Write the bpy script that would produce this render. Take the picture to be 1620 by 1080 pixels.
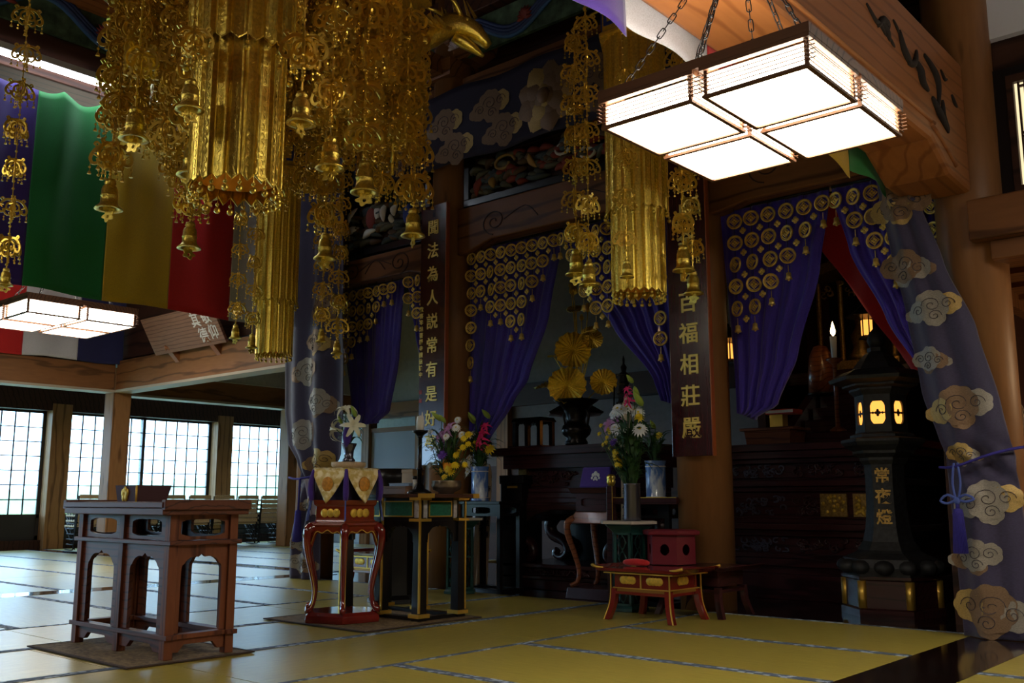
import bpy, bmesh, math, random
from math import sin, cos, pi, radians, sqrt
from mathutils import Vector, Matrix, noise
random.seed(7)
for o in list(bpy.data.objects): bpy.data.objects.remove(o)
SC = bpy.context.scene
COL = SC.collection
# ------------------------------------------------------------------ camera
cd = bpy.data.cameras.new('camera'); cam = bpy.data.objects.new('camera', cd); COL.objects.link(cam)
cd.sensor_width = 36.0; cd.lens = 34.16; cd.clip_start = 0.05; cd.clip_end = 300
cam.location = (0, 0, 0.78); cam.rotation_euler = (radians(99.31), 0, radians(41.3))
SC.camera = cam
# ------------------------------------------------------------------ world, exposure, lights
w = bpy.data.worlds.new('world'); SC.world = w; w.use_nodes = True
bg = w.node_tree.nodes['Background']; bg.inputs[0].default_value = (0.42, 0.68, 1.0, 1); bg.inputs[1].default_value = 7.5
SC.view_settings.view_transform = 'Standard'; SC.view_settings.look = 'None'
SC.view_settings.exposure = 0.68; SC.view_settings.gamma = 1.0; SC.view_settings.use_curve_mapping = False
LAMP_RIGHT, LAMP_LEFT, TUBE = 15.0, 13.0, 26.0
def portal(name, loc, rot, sx, sy):
    l = bpy.data.lights.new(name, 'AREA'); l.shape = 'RECTANGLE'; l.size = sx; l.size_y = sy
    l.cycles.is_portal = True
    o = bpy.data.objects.new(name, l); COL.objects.link(o); o.location = loc; o.rotation_euler = rot
portal('window_portal', (-17.05, 5.3, 1.35), (0, radians(-90), 0), 2.0, 22)
# ------------------------------------------------------------------ materials
MATS = {}
def mat(name, col=(0.5, 0.5, 0.5), rough=0.5, metal=0.0, spec=0.5, noise_s=0, noise_a=0.0, bump=0.0, stretch=(1, 1, 1), emit=None, est=0, coat=0.0, col2=None, trans=0.0, sheen=0.0, contrast=(0.35, 0.65)):
    if name in MATS: return MATS[name]
    m = bpy.data.materials.new(name); m.use_nodes = True; nt = m.node_tree; b = nt.nodes['Principled BSDF']
    b.inputs['Base Color'].default_value = (*col, 1); b.inputs['Roughness'].default_value = rough; b.inputs['Metallic'].default_value = metal
    b.inputs['Specular IOR Level'].default_value = spec; b.inputs['Coat Weight'].default_value = coat; b.inputs['Coat Roughness'].default_value = 0.08
    b.inputs['Sheen Weight'].default_value = sheen
    if emit: b.inputs['Emission Color'].default_value = (*emit, 1); b.inputs['Emission Strength'].default_value = est
    if noise_s:
        tc = nt.nodes.new('ShaderNodeTexCoord'); mp = nt.nodes.new('ShaderNodeMapping'); mp.inputs['Scale'].default_value = stretch
        n = nt.nodes.new('ShaderNodeTexNoise'); n.inputs['Scale'].default_value = noise_s; n.inputs['Detail'].default_value = 5
        r = nt.nodes.new('ShaderNodeValToRGB'); r.color_ramp.elements[0].position = contrast[0]; r.color_ramp.elements[1].position = contrast[1]
        c2 = col2 or tuple(min(1, c * (1 + noise_a)) for c in col); c1 = col if col2 else tuple(c * (1 - noise_a) for c in col)
        r.color_ramp.elements[0].color = (*c1, 1); r.color_ramp.elements[1].color = (*c2, 1)
        L = nt.links.new
        L(tc.outputs['Object'], mp.inputs[0]); L(mp.outputs[0], n.inputs['Vector']); L(n.outputs['Fac'], r.inputs[0]); L(r.outputs[0], b.inputs['Base Color'])
        if bump:
            bp = nt.nodes.new('ShaderNodeBump'); bp.inputs['Strength'].default_value = bump; bp.inputs['Distance'].default_value = 0.01
            L(n.outputs['Fac'], bp.inputs['Height']); L(bp.outputs[0], b.inputs['Normal'])
    if trans:
        out = nt.nodes['Material Output']; mx = nt.nodes.new('ShaderNodeMixShader'); t = nt.nodes.new('ShaderNodeBsdfTransparent')
        mx.inputs[0].default_value = trans; nt.links.new(b.outputs[0], mx.inputs[1]); nt.links.new(t.outputs[0], mx.inputs[2]); nt.links.new(mx.outputs[0], out.inputs[0])
    MATS[name] = m; return m
def wood(name, dark, light, axis='Z', rough=0.45, scale=5.0, ring=True, coat=0.0):
    if name in MATS: return MATS[name]
    m = bpy.data.materials.new(name); m.use_nodes = True; nt = m.node_tree; b = nt.nodes['Principled BSDF']; L = nt.links.new
    b.inputs['Roughness'].default_value = rough; b.inputs['Specular IOR Level'].default_value = 0.25; b.inputs['Coat Weight'].default_value = coat; b.inputs['Coat Roughness'].default_value = 0.1
    tc = nt.nodes.new('ShaderNodeTexCoord'); mp = nt.nodes.new('ShaderNodeMapping')
    s = [1.0, 1.0, 1.0]; s['XYZ'.index(axis)] = 0.16; mp.inputs['Scale'].default_value = s
    L(tc.outputs['Object'], mp.inputs[0])
    wv = nt.nodes.new('ShaderNodeTexWave'); wv.wave_type = 'RINGS'; wv.rings_direction = axis; wv.inputs['Scale'].default_value = scale
    wv.inputs['Distortion'].default_value = 4.5; wv.inputs['Detail'].default_value = 2.5; wv.inputs['Detail Scale'].default_value = 1.4
    n = nt.nodes.new('ShaderNodeTexNoise'); n.inputs['Scale'].default_value = scale * 7; n.inputs['Detail'].default_value = 6
    L(mp.outputs[0], wv.inputs['Vector']); L(mp.outputs[0], n.inputs['Vector'])
    r = nt.nodes.new('ShaderNodeValToRGB'); r.color_ramp.elements[0].color = (*[d * 0.8 for d in dark], 1); r.color_ramp.elements[1].color = (*light, 1)
    r.color_ramp.elements[0].position = 0.0; r.color_ramp.elements[1].position = 0.17
    r2 = nt.nodes.new('ShaderNodeValToRGB'); r2.color_ramp.elements[0].color = (0.72, 0.7, 0.68, 1); r2.color_ramp.elements[1].color = (1.1, 1.1, 1.1, 1)
    mx = nt.nodes.new('ShaderNodeMixRGB'); mx.blend_type = 'MULTIPLY'; mx.inputs[0].default_value = 1
    L(wv.outputs['Fac'], r.inputs[0]); L(n.outputs['Fac'], r2.inputs[0]); L(r.outputs[0], mx.inputs[1]); L(r2.outputs[0], mx.inputs[2]); L(mx.outputs[0], b.inputs['Base Color'])
    bp = nt.nodes.new('ShaderNodeBump'); bp.inputs['Strength'].default_value = 0.15; bp.inputs['Distance'].default_value = 0.004; L(n.outputs['Fac'], bp.inputs['Height']); L(bp.outputs[0], b.inputs['Normal'])
    MATS[name] = m; return m
def emat(name, col, st):
    if name in MATS: return MATS[name]
    m = bpy.data.materials.new(name); m.use_nodes = True; nt = m.node_tree; nt.nodes.remove(nt.nodes['Principled BSDF'])
    e = nt.nodes.new('ShaderNodeEmission'); e.inputs[0].default_value = (*col, 1); e.inputs[1].default_value = st
    nt.links.new(e.outputs[0], nt.nodes['Material Output'].inputs[0]); MATS[name] = m; return m
WP_Z = wood('keyaki_post', (0.10, 0.040, 0.012), (0.26, 0.115, 0.040), 'Z', 0.42, 4.0)
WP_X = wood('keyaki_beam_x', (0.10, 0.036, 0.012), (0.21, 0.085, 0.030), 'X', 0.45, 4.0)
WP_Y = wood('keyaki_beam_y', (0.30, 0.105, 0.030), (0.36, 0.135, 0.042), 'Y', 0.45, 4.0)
W_DARK = wood('smoked_wood', (0.022, 0.009, 0.006), (0.055, 0.022, 0.014), 'X', 0.5, 4.0)
W_CEIL = wood('dark_ceiling_wood', (0.03, 0.012, 0.008), (0.07, 0.028, 0.017), 'Y', 0.5, 3.0)
W_PALE = wood('pale_post', (0.20, 0.095, 0.035), (0.34, 0.17, 0.07), 'Z', 0.5, 5.0)
W_PALEX = wood('pale_beam', (0.16, 0.07, 0.028), (0.28, 0.125, 0.05), 'X', 0.5, 5.0)
W_PALEY = wood('pale_beam_y', (0.16, 0.07, 0.028), (0.26, 0.115, 0.045), 'Y', 0.5, 5.0)
W_DESK = wood('desk_wood', (0.085, 0.022, 0.010), (0.17, 0.052, 0.020), 'Z', 0.5, 8.0)
W_DESKX = wood('desk_wood_x', (0.055, 0.017, 0.012), (0.115, 0.034, 0.018), 'X', 0.45, 8.0)
W_SIGN = wood('sign_wood', (0.14, 0.065, 0.04), (0.24, 0.12, 0.075), 'X', 0.6, 6.0)
W_LAMP = wood('lamp_wood', (0.12, 0.05, 0.025), (0.22, 0.10, 0.05), 'X', 0.5, 9.0)
RED_WOOD = wood('rosewood', (0.022, 0.006, 0.007), (0.050, 0.014, 0.016), 'X', 0.3, 7.0, coat=0.3)
BROWN_ST = wood('stand_wood', (0.12, 0.035, 0.015), (0.22, 0.07, 0.03), 'X', 0.3, 8.0, coat=0.3)
FLOOR_LACQ = mat('floor_lacquer', (0.014, 0.007, 0.006), 0.12, coat=0.5, noise_s=3, noise_a=0.3)
BLACK = mat('black_lacquer', (0.008, 0.007, 0.008), 0.28, spec=0.3, coat=0.08)
BLACKM = mat('black_metal', (0.015, 0.014, 0.015), 0.45, 0.6)
BRONZE = mat('dark_bronze', (0.022, 0.020, 0.020), 0.28, 0.85, noise_s=20, noise_a=0.3)
STONE_BR = mat('lantern_bronze', (0.022, 0.024, 0.028), 0.6, 0.2, noise_s=30, noise_a=0.35, bump=0.2)
RED_LAC = mat('red_lacquer', (0.16, 0.014, 0.010), 0.16, coat=0.7, noise_s=4, noise_a=0.2)
RED_LAC2 = mat('vermilion_brown_lacquer', (0.20, 0.028, 0.010), 0.16, coat=0.7)
RED_BOX = mat('crimson_lacquer', (0.15, 0.010, 0.020), 0.5, spec=0.3)
MAROON = mat('maroon_board', (0.045, 0.006, 0.009), 0.22, coat=0.6, noise_s=12, noise_a=0.3, stretch=(6, 6, 0.3))
GOLD = mat('gilt_brass', (0.90, 0.66, 0.12), 0.30, 0.92, noise_s=70, noise_a=0.15, bump=0.35)
GOLD_F = mat('gilt_filigree', (0.88, 0.60, 0.095), 0.32, 0.85)
GOLD_IN = mat('gilt_inside', (0.78, 0.32, 0.05), 0.4, 0.85)
GOLD_LEAF = mat('gold_leaf', (0.72, 0.46, 0.06), 0.45, 0.6, noise_s=40, noise_a=0.2)
GOLD_DIM = mat('dark_gilt', (0.42, 0.27, 0.08), 0.42, 0.85, noise_s=60, noise_a=0.3)  # darker gilt tone than the main gold
GOLD_TXT = mat('gold_lettering', (0.80, 0.62, 0.16), 0.5, 0.3)
GOLD_TRIM = mat('gold_trim', (0.72, 0.46, 0.08), 0.35, 0.7)
BLUE_FR = mat('blue_frame', (0.015, 0.03, 0.22), 0.5)
PLASTER = mat('grey_plaster', (0.42, 0.42, 0.42), 0.9, noise_s=14, noise_a=0.06)
FUSUMA = mat('fusuma_paper', (0.45, 0.48, 0.55), 0.9)
PURPLE = mat('purple_veil', (0.044, 0.019, 0.37), 0.75, sheen=0.35, noise_s=220, noise_a=0.3, bump=0.05, trans=0.10)
PURPLE_S = mat('purple_gauze', (0.044, 0.019, 0.37), 0.75, sheen=0.35, noise_s=220, noise_a=0.3, trans=0.30)
DRAPE = mat('mauve_brocade', (0.030, 0.023, 0.068), 0.7, sheen=0.3, noise_s=160, noise_a=0.25, bump=0.06, stretch=(0.3, 1, 3))
BAND = mat('navy_brocade', (0.012, 0.009, 0.034), 0.75, noise_s=160, noise_a=0.25, stretch=(0.3, 1, 3))
CLOUD_S = mat('silver_cloud_thread', (0.28, 0.25, 0.21), 0.5, 0.25, noise_s=120, noise_a=0.25, bump=0.2, stretch=(1, 1, 4))
CLOUD_G = mat('gold_cloud_thread', (0.42, 0.28, 0.09), 0.45, 0.35, noise_s=120, noise_a=0.25, bump=0.2, stretch=(1, 1, 4))
CLOUD_B = mat('bronze_cloud_thread', (0.20, 0.12, 0.065), 0.5, 0.3, noise_s=120, noise_a=0.25, bump=0.2, stretch=(1, 1, 4))
CLOUD_L = mat('cloud_outline_thread', (0.05, 0.04, 0.05), 0.8)
TASSEL = mat('indigo_tassel', (0.025, 0.018, 0.22), 0.8, noise_s=90, noise_a=0.4, stretch=(8, 8, 0.3))
CORD = mat('blue_cord', (0.06, 0.10, 0.38), 0.7)
def cloth(name, col): return mat(name, col, 0.85, sheen=0.2, noise_s=180, noise_a=0.12, bump=0.04)
C_PUR = cloth('purple_cotton', (0.035, 0.011, 0.17)); C_GRN = cloth('green_cotton', (0.004, 0.17, 0.032)); C_YEL = cloth('yellow_cotton', (0.52, 0.34, 0.012))
C_RED = cloth('red_cotton', (0.50, 0.008, 0.010)); C_WHT = cloth('white_cotton', (0.50, 0.50, 0.56)); C_NAVY = cloth('navy_cotton', (0.012, 0.014, 0.09))
C_PURB = cloth('purple_silk', (0.055, 0.018, 0.24)); BROCADE = mat('gold_brocade', (0.56, 0.40, 0.11), 0.45, 0.25, noise_s=26, noise_a=0.0, col2=(0.80, 0.70, 0.42), bump=0.4, contrast=(0.45, 0.6))
BROC_B = mat('orange_brocade', (0.62, 0.27, 0.03), 0.5, 0.2, noise_s=60, noise_a=0.2)
WHITE = mat('white_paper', (0.72, 0.72, 0.70), 0.7); WAX = mat('candle_wax', (0.78, 0.76, 0.70), 0.5)
PALE_WOOD = mat('raw_wood', (0.56, 0.42, 0.26), 0.7, noise_s=20, noise_a=0.12, stretch=(6, 6, 0.4)); INK = mat('ink', (0.012, 0.012, 0.014), 0.8)
GREEN_LAC = mat('green_lacquer', (0.012, 0.062, 0.058), 0.35, coat=0.2, noise_s=15, noise_a=0.2)
GREEN_PAN = mat('green_panel', (0.010, 0.12, 0.075), 0.5, noise_s=60, noise_a=0.2)
GREY_PAN = mat('silver_strip', (0.42, 0.40, 0.42), 0.5, noise_s=40, noise_a=0.2)
RUG = mat('brown_rug', (0.10, 0.062, 0.028), 0.95, noise_s=45, noise_a=0.0, col2=(0.24, 0.16, 0.07), bump=0.5)
RUG_E = mat('rug_edge', (0.05, 0.03, 0.02), 0.95)
PEWTER = mat('tarnished_bowl', (0.36, 0.30, 0.24), 0.28, 0.9, noise_s=20, noise_a=0.25)
CHAIR_P = mat('tan_chair_pad', (0.60, 0.44, 0.25), 0.6, noise_s=60, noise_a=0.15)
SASH = mat('dark_sash', (0.030, 0.026, 0.026), 0.4)
GUN = mat('gunmetal_vase', (0.12, 0.12, 0.15), 0.25, 0.8)
LEAF = mat('flower_leaf', (0.020, 0.070, 0.015), 0.6, noise_s=30, noise_a=0.4); STEM = mat('flower_stem', (0.04, 0.10, 0.025), 0.6)
F_WHITE = mat('white_petal', (0.80, 0.82, 0.84), 0.6); F_YEL = mat('yellow_petal', (0.80, 0.58, 0.01), 0.6); F_PINK = mat('magenta_petal', (0.75, 0.02, 0.16), 0.6)
F_LILAC = mat('lilac_petal', (0.45, 0.20, 0.45), 0.6); F_PUR = mat('violet_petal', (0.16, 0.05, 0.42), 0.6); F_ORG = mat('orange_petal', (0.80, 0.30, 0.01), 0.6); F_BUD = mat('green_bud', (0.30, 0.42, 0.06), 0.6)
F_CREAM = mat('cream_petal', (0.78, 0.78, 0.62), 0.55)
PAPER_GLOW = emat('backlit_lantern_paper', (1.0, 0.36, 0.06), 1.2)
SHOJI_GLOW = emat('backlit_shoji_paper', (1.0, 0.78, 0.46), 0.75)
FLAME = emat('flame', (1.0, 0.62, 0.22), 14.0)
TUBE_M = emat('fluorescent_tube', (0.80, 0.88, 1.0), TUBE)
PANEL_R = emat('right_lamp_panel', (1.0, 0.90, 0.72), LAMP_RIGHT); PANEL_L = emat('left_lamp_panel', (1.0, 0.93, 0.78), LAMP_LEFT)
# tatami: fine rush weave
def tatami_mat(name, axis):
    m = bpy.data.materials.new(name); m.use_nodes = True; nt = m.node_tree; b = nt.nodes['Principled BSDF']; L = nt.links.new
    tc = nt.nodes.new('ShaderNodeTexCoord'); mp = nt.nodes.new('ShaderNodeMapping'); mp.inputs['Scale'].default_value = (1.2, 14, 1) if axis == 'X' else (14, 1.2, 1)
    L(tc.outputs['Object'], mp.inputs[0])
    n = nt.nodes.new('ShaderNodeTexNoise'); n.inputs['Scale'].default_value = 5; n.inputs['Detail'].default_value = 8; L(mp.outputs[0], n.inputs['Vector'])
    oi = nt.nodes.new('ShaderNodeObjectInfo')
    r = nt.nodes.new('ShaderNodeValToRGB'); r.color_ramp.elements[0].position = 0.3; r.color_ramp.elements[1].position = 0.7
    r.color_ramp.elements[0].color = (0.34, 0.27, 0.045, 1); r.color_ramp.elements[1].color = (0.46, 0.375, 0.075, 1)
    L(n.outputs['Fac'], r.inputs[0])
    hs = nt.nodes.new('ShaderNodeHueSaturation'); mr = nt.nodes.new('ShaderNodeMapRange'); mr.inputs['To Min'].default_value = 0.86; mr.inputs['To Max'].default_value = 1.1
    L(oi.outputs['Random'], mr.inputs['Value']); L(mr.outputs[0], hs.inputs['Value']); L(r.outputs[0], hs.inputs['Color']); L(hs.outputs[0], b.inputs['Base Color'])
    b.inputs['Roughness'].default_value = 0.34; b.inputs['Specular IOR Level'].default_value = 0.75; b.inputs['Coat Weight'].default_value = 0.12; b.inputs['Coat Roughness'].default_value = 0.25
    wv = nt.nodes.new('ShaderNodeTexWave'); wv.bands_direction = 'Y' if axis == 'X' else 'X'; wv.inputs['Scale'].default_value = 60
    L(tc.outputs['Object'], wv.inputs['Vector'])
    bp = nt.nodes.new('ShaderNodeBump'); bp.inputs['Strength'].default_value = 0.12; bp.inputs['Distance'].default_value = 0.003; L(wv.outputs['Fac'], bp.inputs['Height']); L(bp.outputs[0], b.inputs['Normal'])
    return m
TAT_X = tatami_mat('tatami_rush_x', 'X'); TAT_Y = tatami_mat('tatami_rush_y', 'Y')
def border_mat():
    m = bpy.data.materials.new('tatami_border_cloth'); m.use_nodes = True; nt = m.node_tree; b = nt.nodes['Principled BSDF']; L = nt.links.new
    tc = nt.nodes.new('ShaderNodeTexCoord'); ck = nt.nodes.new('ShaderNodeTexVoronoi'); ck.inputs['Scale'].default_value = 22
    L(tc.outputs['Object'], ck.inputs['Vector']); r = nt.nodes.new('ShaderNodeValToRGB')
    r.color_ramp.elements[0].position = 0.35; r.color_ramp.elements[0].color = (0.34, 0.42, 0.55, 1); r.color_ramp.elements[1].position = 0.5; r.color_ramp.elements[1].color = (0.075, 0.10, 0.155, 1)
    L(ck.outputs['Distance'], r.inputs[0]); L(r.outputs[0], b.inputs['Base Color']); b.inputs['Roughness'].default_value = 0.7
    return m
BORDER = border_mat()
def frost():
    m = bpy.data.materials.new('frosted_pane'); m.use_nodes = True; nt = m.node_tree; nt.nodes.remove(nt.nodes['Principled BSDF'])
    a = nt.nodes.new('ShaderNodeBsdfTransparent'); a.inputs[0].default_value = (0.94, 0.97, 0.97, 1); t = nt.nodes.new('ShaderNodeBsdfTranslucent'); t.inputs[0].default_value = (0.9, 0.95, 0.95, 1)
    g = nt.nodes.new('ShaderNodeBsdfGlossy'); g.inputs['Roughness'].default_value = 0.1
    m1 = nt.nodes.new('ShaderNodeMixShader'); m1.inputs[0].default_value = 0.22; m2 = nt.nodes.new('ShaderNodeMixShader'); m2.inputs[0].default_value = 0.05
    nt.links.new(a.outputs[0], m1.inputs[1]); nt.links.new(t.outputs[0], m1.inputs[2]); nt.links.new(m1.outputs[0], m2.inputs[1]); nt.links.new(g.outputs[0], m2.inputs[2]); nt.links.new(m2.outputs[0], nt.nodes['Material Output'].inputs[0])
    return m
FROST = frost()
HEDGE = mat('garden_green', (0.12, 0.20, 0.025), 0.9, noise_s=3, noise_a=0.4, bump=0.5)
LAWN = mat('garden_lawn', (0.30, 0.42, 0.20), 0.9, noise_s=2, noise_a=0.2)
def porcelain():
    m = mat('blue_white_porcelain', (0.10, 0.22, 0.62), 0.15, coat=0.5, noise_s=14, col2=(0.62, 0.72, 0.86), stretch=(1, 1, 0.35), contrast=(0.5, 0.6)); return m
PORC = porcelain()
# ------------------------------------------------------------------ mesh builder
class MB:
    def __init__(s): s.v = []; s.f = []; s.smooth = []
    def add(s, vs, fs, sm=False):
        b = len(s.v); s.v += [tuple(v) for v in vs]; s.f += [[b + i for i in f] for f in fs]; s.smooth += [sm] * len(fs); return s
    def bx(s, x0, x1, y0, y1, z0, z1):
        return s.add([(x0, y0, z0), (x1, y0, z0), (x1, y1, z0), (x0, y1, z0), (x0, y0, z1), (x1, y0, z1), (x1, y1, z1), (x0, y1, z1)],
                     [(3, 2, 1, 0), (4, 5, 6, 7), (0, 1, 5, 4), (1, 2, 6, 5), (2, 3, 7, 6), (3, 0, 4, 7)])
    def taper(s, x0, x1, y0, y1, z0, z1, d):      # box whose top is inset by d
        return s.add([(x0, y0, z0), (x1, y0, z0), (x1, y1, z0), (x0, y1, z0), (x0 + d, y0 + d, z1), (x1 - d, y0 + d, z1), (x1 - d, y1 - d, z1), (x0 + d, y1 - d, z1)],
                     [(3, 2, 1, 0), (4, 5, 6, 7), (0, 1, 5, 4), (1, 2, 6, 5), (2, 3, 7, 6), (3, 0, 4, 7)])
    def tube(s, pts, r, n=6, closed=False, flat=1.0, ref=None):
        pts = [Vector(p) for p in pts]; k = len(pts); rs = r if isinstance(r, (list, tuple)) else [r] * k
        rings = []; prev = None
        for i, p in enumerate(pts):
            a = pts[(i - 1) % k] if (closed or i > 0) else p; c = pts[(i + 1) % k] if (closed or i < k - 1) else p
            t = (c - a); t = t.normalized() if t.length > 1e-9 else Vector((0, 0, 1))
            if prev is None:
                h = Vector(ref) if ref else (Vector((0, 0, 1)) if abs(t.z) < 0.9 else Vector((1, 0, 0)))
            else: h = prev
            u = h - t * h.dot(t)
            if u.length < 1e-6: u = t.orthogonal()
            u.normalize(); prev = u; wv = t.cross(u)
            rings.append([p + u * (rs[i] * cos(2 * pi * (j + .5) / n)) + wv * (rs[i] * flat * sin(2 * pi * (j + .5) / n)) for j in range(n)])
        vs = [v for rg in rings for v in rg]; fs = []
        for i in range(k if closed else k - 1):
            i2 = (i + 1) % k
            for j in range(n): fs.append((i * n + j, i * n + (j + 1) % n, i2 * n + (j + 1) % n, i2 * n + j))
        if not closed: fs.append(tuple(reversed(range(n)))); fs.append(tuple(range((k - 1) * n, k * n)))
        return s.add(vs, fs, n > 4)
    def lathe(s, prof, n=16, c=(0, 0, 0), rot=0.0, smooth=True, sx=1.0, sy=1.0):
        vs = []; fs = []; k = len(prof)
        for (r, z) in prof:
            for j in range(n):
                a = 2 * pi * j / n + rot; vs.append((c[0] + sx * max(r, 1e-4) * cos(a), c[1] + sy * max(r, 1e-4) * sin(a), c[2] + z))
        for i in range(k - 1):
            for j in range(n): fs.append((i * n + j, i * n + (j + 1) % n, (i + 1) * n + (j + 1) % n, (i + 1) * n + j))
        fs.append(tuple(reversed(range(n)))); fs.append(tuple(range((k - 1) * n, k * n)))
        return s.add(vs, fs, smooth)
    def ball(s, c, r, n=8, m=5, sx=1, sy=1, sz=1):
        vs = [(c[0], c[1], c[2] + r * sz)]; fs = []
        for i in range(1, m):
            t = pi * i / m
            for j in range(n): a = 2 * pi * j / n; vs.append((c[0] + r * sx * sin(t) * cos(a), c[1] + r * sy * sin(t) * sin(a), c[2] + r * sz * cos(t)))
        vs.append((c[0], c[1], c[2] - r * sz)); e = len(vs) - 1
        for j in range(n): fs.append((0, 1 + j, 1 + (j + 1) % n)); fs.append((e, 1 + (m - 2) * n + (j + 1) % n, 1 + (m - 2) * n + j))
        for i in range(m - 2):
            for j in range(n): fs.append((1 + i * n + j, 1 + (i + 1) * n + j, 1 + (i + 1) * n + (j + 1) % n, 1 + i * n + (j + 1) % n))
        return s.add(vs, fs, True)
    def prism(s, poly, a, b, plane='xz'):          # poly extruded between a and b along the remaining axis
        def P(p, t): return {'xz': (p[0], t, p[1]), 'yz': (t, p[0], p[1]), 'xy': (p[0], p[1], t)}[plane]
        k = len(poly); vs = [P(p, a) for p in poly] + [P(p, b) for p in poly]
        fs = [tuple(range(k)), tuple(reversed(range(k, 2 * k)))] + [(i, k + i, k + (i + 1) % k, (i + 1) % k) for i in range(k)]
        return s.add(vs, fs)
    def ringpanel(s, w0, w1, h0, h1, hole, a, b, plane='xz'):   # rectangle with a star-shaped hole, thickness a..b
        cx = sum(p[0] for p in hole) / len(hole); cy = sum(p[1] for p in hole) / len(hole); out = []
        angs = [math.atan2(p[1] - cy, p[0] - cx) for p in hole]
        hole2 = list(hole)
        for (qx, qy) in ((w0, h0), (w1, h0), (w1, h1), (w0, h1)):     # keep the rectangle's corners
            an = math.atan2(qy - cy, qx - cx); i = min(range(len(hole2)), key=lambda i: abs((math.atan2(hole2[i][1] - cy, hole2[i][0] - cx) - an + pi) % (2 * pi) - pi))
            out.append((i, (qx, qy)))
        cor = dict(out); outer = []
        for i, p in enumerate(hole2):
            if i in cor: outer.append(cor[i]); continue
            dx, dy = p[0] - cx, p[1] - cy; t = 1e9
            if dx > 1e-9: t = min(t, (w1 - cx) / dx)
            if dx < -1e-9: t = min(t, (w0 - cx) / dx)
            if dy > 1e-9: t = min(t, (h1 - cy) / dy)
            if dy < -1e-9: t = min(t, (h0 - cy) / dy)
            outer.append((cx + dx * t, cy + dy * t))
        def P(p, t): return {'xz': (p[0], t, p[1]), 'yz': (t, p[0], p[1]), 'xy': (p[0], p[1], t)}[plane]
        k = len(hole2); vs = [P(p, a) for p in hole2] + [P(p, a) for p in outer] + [P(p, b) for p in hole2] + [P(p, b) for p in outer]; fs = []
        for i in range(k):
            j = (i + 1) % k
            fs += [(i, j, k + j, k + i), (2 * k + i, 3 * k + i, 3 * k + j, 2 * k + j), (i, 2 * k + i, 2 * k + j, j), (k + i, k + j, 3 * k + j, 3 * k + i)]
        return s.add(vs, fs)
    def grid(s, fn, nu, nv, sm=True):
        vs = [fn(i / nu, j / nv) for j in range(nv + 1) for i in range(nu + 1)]; W = nu + 1
        return s.add(vs, [(j * W + i, j * W + i + 1, (j + 1) * W + i + 1, (j + 1) * W + i) for j in range(nv) for i in range(nu)], sm)
    def xf(s, M):
        s.v = [tuple(M @ Vector(v)) for v in s.v]; return s
    def mesh(s, name, m, fix=True):
        me = bpy.data.meshes.new(name); me.from_pydata(s.v, [], s.f); me.materials.append(m)
        me.polygons.foreach_set('use_smooth', s.smooth)
        if fix and len(s.f) < 60000:
            bm = bmesh.new(); bm.from_mesh(me); bmesh.ops.recalc_face_normals(bm, faces=bm.faces); bm.to_mesh(me); bm.free()
        me.update(); return me
def link(name, me, parent=None, loc=(0, 0, 0), rot=(0, 0, 0), scale=None):
    o = bpy.data.objects.new(name, me); COL.objects.link(o); o.location = loc; o.rotation_euler = rot
    if scale: o.scale = scale if isinstance(scale, tuple) else (scale,) * 3
    if parent: o.parent = parent
    return o
def ob(name, mb, m, parent=None, loc=(0, 0, 0), rot=(0, 0, 0), bev=0, solid=0):
    o = link(name, mb.mesh(name, m, not solid), parent, loc, rot)
    if solid:
        md = o.modifiers.new('solid', 'SOLIDIFY'); md.thickness = solid; md.offset = 0
    if bev:
        md = o.modifiers.new('bevel', 'BEVEL'); md.width = bev; md.segments = 2; md.limit_method = 'ANGLE'; md.angle_limit = radians(40)
    return o
def tag(o, label, cat, group=None, kind=None):
    o['label'] = label; o['category'] = cat
    if group: o['group'] = group
    if kind: o['kind'] = kind
    return o
def thing(name, label, cat, loc=(0, 0, 0), rz=0, group=None):
    o = bpy.data.objects.new(name, None); COL.objects.link(o); o.location = loc; o.rotation_euler = (0, 0, rz); o.empty_display_size = 0.05
    return tag(o, label, cat, group)
def dup(root, loc, rz=0, label=None, group=None, scale=None):
    r = root.copy(); COL.objects.link(r); r.location = loc; r.rotation_euler = (0, 0, rz)
    if scale: r.scale = (scale,) * 3
    if label: r['label'] = label
    if group: r['group'] = group
    for ch in list(root.children):
        c = ch.copy(); COL.objects.link(c); c.parent = r
        for g in list(ch.children):
            d = g.copy(); COL.objects.link(d); d.parent = c
    return r
def struct(name, mb, m, parent=None, bev=0):
    o = ob(name, mb, m, parent, bev=bev)
    if not parent: o['kind'] = 'structure'
    return o
def glyph(ch, size, m, parent, loc, rot, off=0.02, depth=0.006, name='character'):
    c = bpy.data.curves.new(name, 'FONT'); c.body = ch; c.size = size; c.align_x = 'CENTER'; c.align_y = 'CENTER'; c.extrude = depth; c.offset = off * size; c.resolution_u = 3
    t = bpy.data.objects.new('t', c); COL.objects.link(t); bpy.context.view_layer.update()
    me = bpy.data.meshes.new_from_object(t.evaluated_get(bpy.context.evaluated_depsgraph_get())); bpy.data.objects.remove(t); me.materials.clear(); me.materials.append(m)
    return link(name, me, parent, loc, rot)
def smoothpts(pts, n=4):      # Catmull-Rom
    P = [Vector(p) for p in pts]; out = []
    for i in range(len(P) - 1):
        a = P[max(i - 1, 0)]; b = P[i]; c = P[i + 1]; d = P[min(i + 2, len(P) - 1)]
        for k in range(n):
            t = k / n; out.append(0.5 * ((2 * b) + (c - a) * t + (2 * a - 5 * b + 4 * c - d) * t * t + (3 * b - a - 3 * c + d) * t ** 3))
    out.append(P[-1]); return out
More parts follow.
